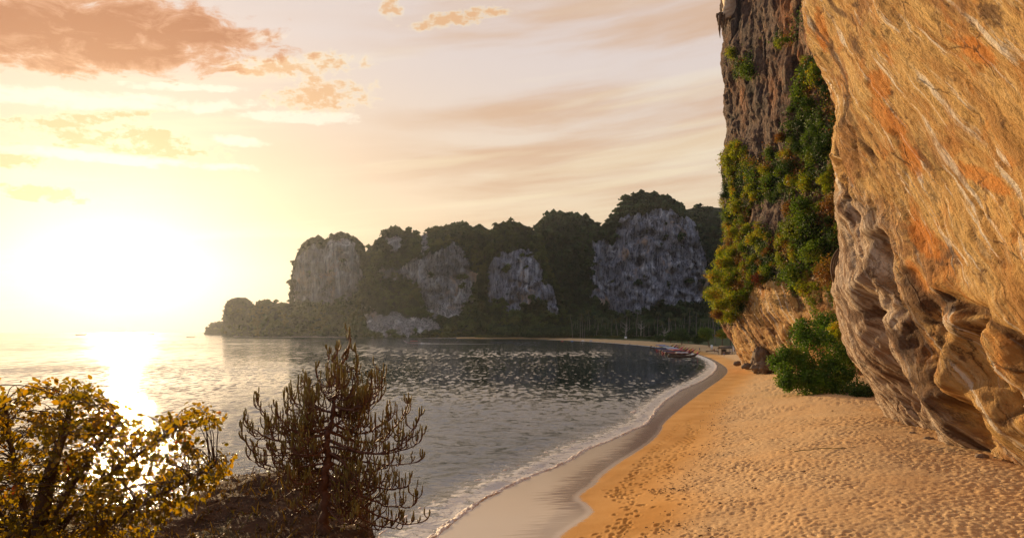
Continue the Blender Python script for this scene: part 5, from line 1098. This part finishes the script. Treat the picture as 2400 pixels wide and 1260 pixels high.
outline = [(-160, 905), (0, 900), (30, 912), (60, 905), (100, 888), (130, 912), (160, 892), (200, 895), (222, 915), (250, 925), (300, 965), (345, 985), (380, 965), (430, 945), (480, 955), (520, 962), (505, 990), (470, 1002), (430, 1012), (440, 1030), (470, 1040), (480, 1075), (495, 1100), (505, 1060), (530, 1055), (535, 1110), (500, 1140), (460, 1160), (430, 1175), (400, 1205), (380, 1225), (330, 1260), (200, 1330), (-160, 1330)]
rb = np.random.default_rng(31)
bsh = empty('bush', (pb(110, 1000)[0], YB, kz(pb(110, 1000)[0], YB))); BL = np.array(bsh.location); tag(bsh, 'backlit leafy bush glowing gold in the left foreground', 'bush')
stm = [[pb(95, 1290), pb(100, 1180), pb(125, 1080), pb(160, 990), pb(165, 920)], [pb(110, 1290), pb(180, 1180), pb(270, 1100), pb(360, 1040), pb(440, 985)], [pb(130, 1290), pb(260, 1220), pb(370, 1160), pb(450, 1120), pb(515, 1085)], [pb(70, 1290), pb(50, 1150), pb(20, 1020), pb(10, 930)], [pb(100, 1250), pb(180, 1120), pb(250, 1020), pb(290, 975)], [pb(60, 1290), pb(-40, 1150), pb(-110, 1000)]]
mb = MB()
for k, s_ in enumerate(stm):
    s_ = np.array(s_); u = np.linspace(0, len(s_)-1, 24); Pq_ = np.stack([np.interp(u, range(len(s_)), s_[:, j]) for j in range(3)], 1); kk_ = np.ones(5)/5
    Pq_ = np.stack([np.convolve(np.pad(Pq_[:, j], 2, 'edge'), kk_, 'valid') for j in range(3)], 1); mb_ = MB(); tube(mb_, Pq_-BL, np.linspace([.085, .035, .03, .04, .03, .03][k], .008, 24), 8); mb_.obj('trunk' if k == 0 else 'branch', m_wood, bsh); stm[k] = Pq_
allp = np.concatenate(stm)
leaves = []; tw = MB(); ncl = 0
while ncl < 880:
    x = -160+700*rb.random(); y = 885+445*rb.random()
    if not inpoly(np.array(x), np.array(y), outline): continue
    v_ = pn(x*.020, y*.028, 3.3)+.5*pn(x*.05, y*.06, 1.0)
    if v_ < -.20+.0*y: continue
    ncl += 1; c0 = pb(x, y, rb.normal()*.42); dists = np.linalg.norm(allp-c0-(0, 0, -.15), axis=1); o0 = allp[np.argmin(dists+rb.random(len(dists))*.15)]
    t = np.linspace(0, 1, 7)[:, None]; Pw = o0*(1-t)+c0*t+np.array([0, 0, .10])*4*t*(1-t)*rb.random()+rb.normal(size=(7, 3))*.008*t; tube(tw, Pw-BL, .006*(1-.6*t[:, 0]), 4, cap=False)
    td = Pw[-1]-Pw[-3]; td /= np.linalg.norm(td)+1e-9
    for k in range(rb.integers(9, 14)):
        p = c0+rb.normal(size=3)*np.array([.045, .05, .036])
        d = td*.7+rb.normal(size=3)*.7+np.array([0, 0, -.55]); d /= np.linalg.norm(d); nn_ = np.cross(d, rb.normal(size=3)); nn_ /= np.linalg.norm(nn_)
        leaves.append((p, d, nn_, (.032+.034*rb.random()**1.3)))
tw.obj('twigs', m_wood, bsh)['kind'] = 'stuff'
leaves.sort(key=lambda l: -l[3]*YB/l[0][1])
from mathutils import Matrix
LB = MB()
for i, (p, d, n_, s_) in enumerate(leaves):
    sx_ = np.cross(d, n_); Rm = np.stack([sx_, d, np.cross(sx_, d)], 1)
    if i < 300:
        o = bpy.data.objects.new('leaf', leafm); link(o, bsh); M_ = Matrix(Rm.tolist()).to_4x4(); M_.translation = Vector((p-BL).tolist()); o.matrix_local = M_ @ Matrix.Scale(s_, 4)
    else: LB.add((LV*s_)@Rm.T+p-BL, LQ[2:], LT)
LB.obj('foliage', m_bleaf, bsh)['kind'] = 'stuff'
# small undergrowth on the knoll
for k_, (x, y, r, lb_) in enumerate(((330, 1225, .30, 'low dark plant on the knoll under the right end of the bush'), (240, 1245, .34, 'low leafy plant at the bottom edge below the bush'), (60, 1240, .40, 'dark low plant in the bottom left corner'), (170, 1235, .36, 'dark low plant under the trunk of the bush'))):
    p = pb(x, y, .3); z_ = kz(p[0], p[1]); t = empty('small_plant', (p[0], p[1], z_)); tag(t, lb_, 'plant'); mb = MB(); V, Q = crown(200+k_, r, 420, .03, .8, 7); V[:, 2] += r*.5; V[:, 2] = np.maximum(V[:, 2], 0); mb.add(V, Q); mb.obj('foliage', m_bleaf, t, False)
    mb = MB(); twigs(mb, 300+k_, r*1.1, 14, .006); mb.V = [v+np.array([0, 0, r*.5]) for v in mb.V]; mb.obj('stem', m_wood, t)

# ================================================================ haze
hz_m = bpy.data.materials.new('haze_air'); hz_m.use_nodes = True; nt = hz_m.node_tree; nt.nodes.clear(); pv = nt.nodes.new('ShaderNodeVolumePrincipled')
pv.inputs['Color'].default_value = (.82, .88, 1.0, 1); pv.inputs['Density'].default_value = 0.000038; pv.inputs['Anisotropy'].default_value = .70
oo = nt.nodes.new('ShaderNodeOutputMaterial'); nt.links.new(pv.outputs[0], oo.inputs['Volume'])
mb = MB(); box(mb, (0, 960, 92), (4200, 2280, 200)); o = mb.obj('haze', hz_m, smooth=False); o['kind'] = 'stuff'; o['label'] = 'thin warm haze over the whole bay'
